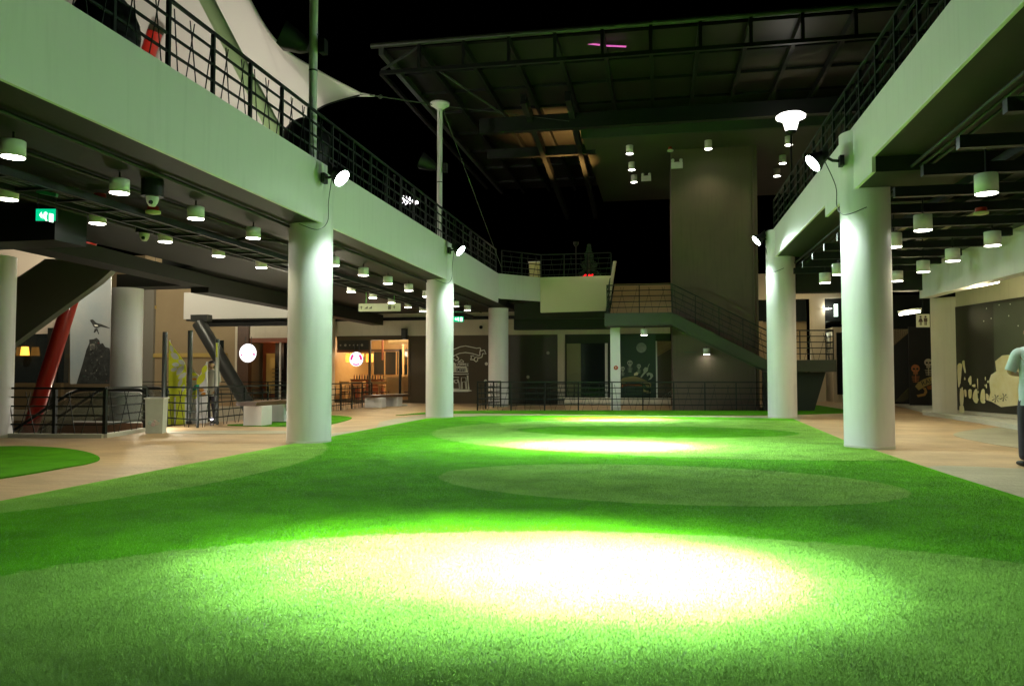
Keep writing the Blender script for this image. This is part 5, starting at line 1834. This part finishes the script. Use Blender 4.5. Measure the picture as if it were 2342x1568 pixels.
text('lettering', 'RAL', pt, .26, BOARD, k2, rot=(90, -20, 0))
k3 = empty('mural', gy(2060, 915, YK + 2), 'dark mural with a slanting street drawing right of the thick column', 'mural', 'street drawing murals')
flat([(60, 345), (290, 345), (290, 1385), (60, 1380)], zk, YK + 1, mat('mural_black_board2', (.02, .019, .016), .5), k3, 'board', .05)
flat([(60, 350), (285, 350), (280, 410), (90, 575), (60, 590)], zk, YK + .94, MATS['city_fill'], k3, 'drawing_ground', .006)
mb = MB()
for k in range(7):
    mb.bar(gy(*zk((75, 560 - k * 30)), YK + .92), gy(*zk((285, 395 - k * 14 if k < 3 else 355)), YK + .92), .03, .015)
for k in range(6):
    mb.bar(gy(*zk((90 + k * 34, 352)), YK + .92), gy(*zk((100 + k * 28, 545 - k * 26)), YK + .92), .02, .015)
mb.build('drawing_lines', CITY, k3)
mb = MB()
for k in range(4):
    mb.bar(gy(*zk((110 + k * 30, 1360)), YK + .93), gy(*zk((288, 1180 + k * 40)), YK + .93), .02, .012)
mb.build('drawing_lines', MATS['ribbon_paint'], k3)
MB().box(gy(2040, 850, 36.5).x, 37.6, .13, 16, 37.8, 5).build('wall_behind', DARKC, k3)
# restroom sign
a_, b_ = gy(2097, 748, 28.5), gy(2126, 718, 28.5)
t = empty('restroom_sign', a_, 'square cream sign with man and woman figures hanging left of the tan pillar', 'sign')
MB().box(a_.x, 28.5, a_.z, b_.x, 28.56, b_.z).build('board', mat('sign_cream', (.62, .58, .34), .5, emit=(.62, .58, .34), strength=.12), t)
hh_ = b_.z - a_.z
for k, fx in enumerate((.3, .68)):
    cx = a_.x + (b_.x - a_.x) * fx
    g = MB().lathe((cx, 28.498, a_.z + hh_ * .8), [(.035, 0), (.035, .004)], 10, (0, -1, 0))
    if k == 0:
        g.prism([(cx - .03, 28.498, a_.z + hh_ * .7), (cx + .03, 28.498, a_.z + hh_ * .7), (cx + .075, 28.498, a_.z + hh_ * .4), (cx - .075, 28.498, a_.z + hh_ * .4)], (0, -.004, 0))
        g.box(cx - .03, 28.494, a_.z + hh_ * .15, cx - .006, 28.498, a_.z + hh_ * .4).box(cx + .006, 28.494, a_.z + hh_ * .15, cx + .03, 28.498, a_.z + hh_ * .4)
    else:
        g.box(cx - .055, 28.494, a_.z + hh_ * .42, cx + .055, 28.498, a_.z + hh_ * .7)
        g.box(cx - .035, 28.494, a_.z + hh_ * .15, cx - .006, 28.498, a_.z + hh_ * .42).box(cx + .006, 28.494, a_.z + hh_ * .15, cx + .035, 28.498, a_.z + hh_ * .42)
    g.build('figure', BENCHW, t)
MB().tube([(b_.x - .2, 28.53, b_.z), (b_.x - .2, 28.53, 4.6)], .015, 6).build('hanger', BLACK, t)


# ================================================================== PEOPLE
def skin(name, pts, edges, rad, m, parent, sub=2, root=0):
    me = bpy.data.meshes.new(name)
    off = wloc(parent)
    me.from_pydata([Vector(p) * K - off for p in pts], edges, [])
    o = bpy.data.objects.new(name, me)
    COL.objects.link(o)
    o.parent = parent
    sk_ = o.modifiers.new('skin', 'SKIN')
    sk_.use_smooth_shade = True
    for i, r_ in enumerate(rad):
        rr = r_ if isinstance(r_, tuple) else (r_, r_)
        me.skin_vertices[0].data[i].radius = (rr[0] * K, rr[1] * K)
        me.skin_vertices[0].data[i].use_root = (i == root)
    sb = o.modifiers.new('sub', 'SUBSURF')
    sb.levels = sb.render_levels = sub
    me.materials.append(m)
    return o


SKIN = mat('skin', (.38, .22, .14), .55, .3)
HAIR = mat('black_hair', (.012, .010, .009), .45)


def person(base, rz, H, lab, shirt, trousers, pose):
    """standing figure, height H (units); pose gives joint overrides in the figure's own frame (x right, y front)"""
    base = Vector(base)
    t = empty('person', base, lab, 'person')
    c, s = math.cos(rz), math.sin(rz)

    def T(v):
        v = Vector(v) * H
        return base + Vector((v.x * c - v.y * s, v.x * s + v.y * c, v.z))
    J = dict(pel=(0, 0, .53), sp=(0, .0, .62), ch=(0, .005, .73), nk=(0, 0, .83), hd=(0, .01, .88),
             ls=(-.105, 0, .80), le=(-.135, -.01, .63), lw=(-.13, .08, .50), lh=(-.125, .11, .465),
             rs=(.105, 0, .80), re=(.135, -.01, .63), rw=(.13, .03, .48), rh=(.13, .05, .44),
             lhp=(-.055, 0, .50), lk=(-.06, .02, .28), la=(-.07, -.02, .05), lt=(-.08, .07, .02),
             rhp=(.055, 0, .50), rk=(.06, .02, .28), ra=(.065, -.02, .05), rt=(.07, .07, .02))
    J.update(pose)
    P = {k: T(v) for k, v in J.items()}
    # continuous body
    names = ['pel', 'sp', 'ch', 'nk', 'hd', 'ls', 'le', 'lw', 'rs', 're', 'rw', 'lhp', 'lk', 'la', 'rhp', 'rk', 'ra', 'lh', 'rh']
    ed = [('pel', 'sp'), ('sp', 'ch'), ('ch', 'nk'), ('nk', 'hd'), ('ch', 'ls'), ('ls', 'le'), ('le', 'lw'), ('lw', 'lh'), ('ch', 'rs'), ('rs', 're'), ('re', 'rw'), ('rw', 'rh'),
          ('pel', 'lhp'), ('lhp', 'lk'), ('lk', 'la'), ('pel', 'rhp'), ('rhp', 'rk'), ('rk', 'ra')]
    rad = dict(pel=.062, sp=.066, ch=.075, nk=.03, hd=.03, ls=.036, le=.024, lw=.017, rs=.036, re=.024, rw=.017, lhp=.05, lk=.032, la=.02, rhp=.05, rk=.032, ra=.02, lh=.02, rh=.02)
    body = skin('body', [P[n] for n in names], [(names.index(a), names.index(b)) for a, b in ed], [rad[n] * H for n in names], SKIN, t)
    # head with face
    hc = T((J['hd'][0], J['hd'][1], J['hd'][2] + .045))
    g = MB()
    seg = 20
    vs = []
    for i in range(13):
        th = math.pi * i / 12
        for k in range(seg):
            a = 2 * math.pi * k / seg
            x_ = math.sin(th) * math.cos(a)
            y_ = math.sin(th) * math.sin(a)
            z_ = -math.cos(th)
            w_ = 1 - .22 * max(0, -z_)
            y2 = y_ * .062 * w_ + (.012 if (abs(x_) < .2 and y_ > .7 and -.35 < z_ < .1) else 0)
            v = Vector((x_ * .050 * w_, y2, z_ * .067)) * H
            vs.append(hc + Vector((v.x * c - v.y * s, v.x * s + v.y * c, v.z)))
    fs = [(i * seg + k, i * seg + (k + 1) % seg, (i + 1) * seg + (k + 1) % seg, (i + 1) * seg + k) for i in range(12) for k in range(seg)]
    g.add(vs, fs, True)

    def hl(x_, y_, z_):
        v = Vector((x_, y_, z_)) * H
        return hc + Vector((v.x * c - v.y * s, v.x * s + v.y * c, v.z))
    for k in (-1, 1):
        g.ball(hl(k * .052, -.002, -.003), .014 * H, 8, (.5, .8, 1.2))
    hd = g.build('head', SKIN, t)
    e = MB()
    for k in (-1, 1):
        e.ball(hl(k * .02, .056, .006), .006 * H, 8)
    e.build('eyes', HAIR, hd)
    MB().tube([hl(-.016, .055, -.034), hl(0, .06, -.036), hl(.016, .055, -.034)], .003 * H, 6).build('mouth', REDB, hd)
    g = MB()
    for i in range(7):
        pass
    vs = []
    for i in range(9):
        th = math.pi * (.36 + .64 * i / 8)
        for k in range(seg):
            a = 2 * math.pi * k / seg
            lowb = .16 if math.sin(a) < .2 else 0
            th2 = math.pi * ((.36 + lowb * -1 if math.sin(a) < .2 else .60) + (1 - (.36 - lowb if math.sin(a) < .2 else .60)) * i / 8)
            v = Vector((math.sin(th2) * math.cos(a) * .0545, math.sin(th2) * math.sin(a) * .066 - .002, -math.cos(th2) * .0715 + .002)) * H
            vs.append(hc + Vector((v.x * c - v.y * s, v.x * s + v.y * c, v.z)))
    g.add(vs, [(i * seg + k, i * seg + (k + 1) % seg, (i + 1) * seg + (k + 1) % seg, (i + 1) * seg + k) for i in range(8) for k in range(seg)], True)
    g.build('hair', HAIR, t)
    # hands: fingers
    for sd, wn, hn in ((-1, 'lw', 'lh'), (1, 'rw', 'rh')):
        d = (P[hn] - P[wn]).normalized()
        side = Vector((-d.y, d.x, 0))
        side = side.normalized() if side.length > .01 else Vector((0, 1, 0))
        fr = Vector((c * 0 - s, c, 0))
        inner = Vector((c, s, 0)) * (-sd)
        acr = d.cross(inner).normalized()
        for k, (o_, l_) in enumerate(((-.015, .036), (-.005, .042), (.005, .039), (.014, .030))):
            b0 = P[hn] + acr * (o_ * H) + d * .01 * H
            pts_ = [b0, b0 + d * (l_ * .5 * H) + inner * .006 * H, b0 + d * (l_ * .85 * H) + inner * .016 * H]
            MB().tube(pts_, .0055 * H, 8, r2=.004 * H).build('finger', SKIN, body)
        b0 = P[hn] + acr * (-.018 * H) - d * .012 * H
        MB().tube([b0, b0 - acr * .012 * H + d * .018 * H, b0 - acr * .012 * H + d * .032 * H + inner * .01 * H], .0065 * H, 8, r2=.0045 * H).build('thumb', SKIN, body)
    # shirt
    mid = lambda a, b, f_: P[a].lerp(P[b], f_)
    hem = T((0, 0, .455))
    g = MB()
    sg = 32
    rings = [(.418, .100, .077), (.424, .101, .078), (.47, .098, .075), (.53, .096, .073), (.59, .090, .069), (.65, .092, .069), (.71, .099, .070), (.76, .106, .069), (.795, .104, .063), (.818, .078, .052), (.832, .044, .042)]
    vs = []
    for iz, (z_, ax_, ay_) in enumerate(rings):
        cxy = Vector((0, 0, 0))
        for k in range(sg):
            a = 2 * math.pi * k / sg
            fold = 1 + .022 * math.sin(5 * a + z_ * 22) * (1.25 - z_ * 1.2) + .012 * math.sin(11 * a - z_ * 60)
            vs.append(T((math.copysign(abs(math.cos(a)) ** .85, math.cos(a)) * ax_ * fold, math.copysign(abs(math.sin(a)) ** .9, math.sin(a)) * ay_ * fold, z_)))
    g.add(vs, [(i * sg + k, i * sg + (k + 1) % sg, (i + 1) * sg + (k + 1) % sg, (i + 1) * sg + k) for i in range(len(rings) - 1) for k in range(sg)], True)
    g.add(vs[:sg], [tuple(range(sg))[::-1]])
    for q1, q2 in (('ls', 'le'), ('rs', 're')):
        st_ = P[q1] + (P['ch'] - P[q1]) * .35 + Vector((0, 0, .012 * H))
        pts_ = smooth_loop([st_, P[q1] + Vector((0, 0, -.004 * H)), mid(q1, q2, .5), mid(q1, q2, .92)], 5, closed=False)
        g.tube(pts_, .043 * H, 16, r2=.036 * H)
    g.build('shirt', shirt, t)
    MB().lathe(T((0, .0, .832)), [(.042 * H, -.01 * H), (.04 * H, .012 * H), (.036 * H, .014 * H), (.036 * H, -.01 * H)], 18).build('collar', shirt, t)
    # trousers
    tn_ = [T((0, 0, .54)), P['pel'], P['lhp'], P['lk'], P['la'] + Vector((0, 0, -.012 * H)), P['rhp'], P['rk'], P['ra'] + Vector((0, 0, -.012 * H))]
    skin('trousers', tn_, [(0, 1), (1, 2), (2, 3), (3, 4), (1, 5), (5, 6), (6, 7)], [.078 * H, .08 * H, .058 * H, .043 * H, .036 * H, .058 * H, .043 * H, .036 * H], trousers, t)
    for a, b in (('la', 'lt'), ('ra', 'rt')):
        g = P[a] + (P[a] - P[b]) * .25
        q0 = Vector((g.x, g.y, base.z + .022 * H))
        q1 = Vector((P[b].x, P[b].y, base.z + .018 * H))
        skin('shoe', [q0, q0.lerp(q1, .5), q1], [(0, 1), (1, 2)], [(.022 * H, .021 * H), (.026 * H, .021 * H), (.022 * H, .014 * H)], BLACK, t)
    return t


CY = mat('pale_blue_shirt', (.46, .58, .58), .75, .2, bump=(14, .5))
DKT = mat('dark_trousers', (.022, .018, .03), .7, bump=(20, .4))
GYS = mat('grey_white_shirt', (.36, .34, .28), .75)
pb_ = gz(2372, 1066)
person((pb_.x, pb_.y, 0), -.12, 2.24, 'person from behind in pale blue shirt and dark trousers, cut by right edge', CY, DKT,
       dict(ls=(-.098, 0, .775), rs=(.098, 0, .775), le=(-.148, .01, .645), lw=(-.05, .125, .63), lh=(-.02, .14, .635), la=(-.085, -.04, .05), lt=(-.10, .05, .02), lk=(-.07, .0, .28)))
pp = gz(482, 968)
pq = gy(484, 900, pp.y + .7)
person((pq.x, pq.y, 0), YAW + math.pi * .9, 1.86, 'person with black hair in a pale grey shirt standing behind the white banner', GYS, DKT, {})

for k, (x, y, z, pw, lab) in enumerate(((-18.2, 26.5, 6.3, 620, 'added fill globe on a cord, lighting the cream balcony'), (-25.5, 36.0, 6.6, 520, 'added fill globe on a cord before the tan building'),
                                        (-27.0, 27.5, 7.0, 420, 'added fill globe on a cord before the bird mural'), (-31, 31.5, 7.2, 700, 'added fill globe on a cord before the pale wall'),
                                        (-11.0, 24.0, 2.6, 150, 'added fill globe on a pole hidden behind the nearest left column'), (-17.5, 31.0, -2.0, 260, 'added fill globe on a pole on the lower level'), (-2.5, 35.8, -2.2, 60, 'added fill globe on a pole below the stair opening'))):
    t = empty('fill_globe', (x, y, -6), lab, 'lamp', 'fill globes added in the atrium')  # unseen globes added to brighten the atrium side and the openings
    if k in (0, 1, 2, 3):
        t.location = Vector((x, y, z + 1.3)) * K
        MB().tube([(x, y, z + .1), (x, y, z + 1.3)], .015, 6).build('cord', BLACK, t)
    else:
        MB().tube([(x, y, -6 if k > 4 else 0), (x, y, z - .1)], .05, 8).build('pole', BLACK, t)
    MB().ball((x, y, z), .1, 12).build('globe', DLG, t)
    point('fill_globe_light', (x, y - .3, z + .25), pw, (1, .88, .66), t, .12)

point('banner_light', (gz(440, 978).x - .6, gz(440, 978).y - .6, .5), 70, (1, .95, .8), bpy.data.objects['floor_lamp_spot'], .1)
# small white dust flecks / insects are left out
print('objects', len(bpy.data.objects))
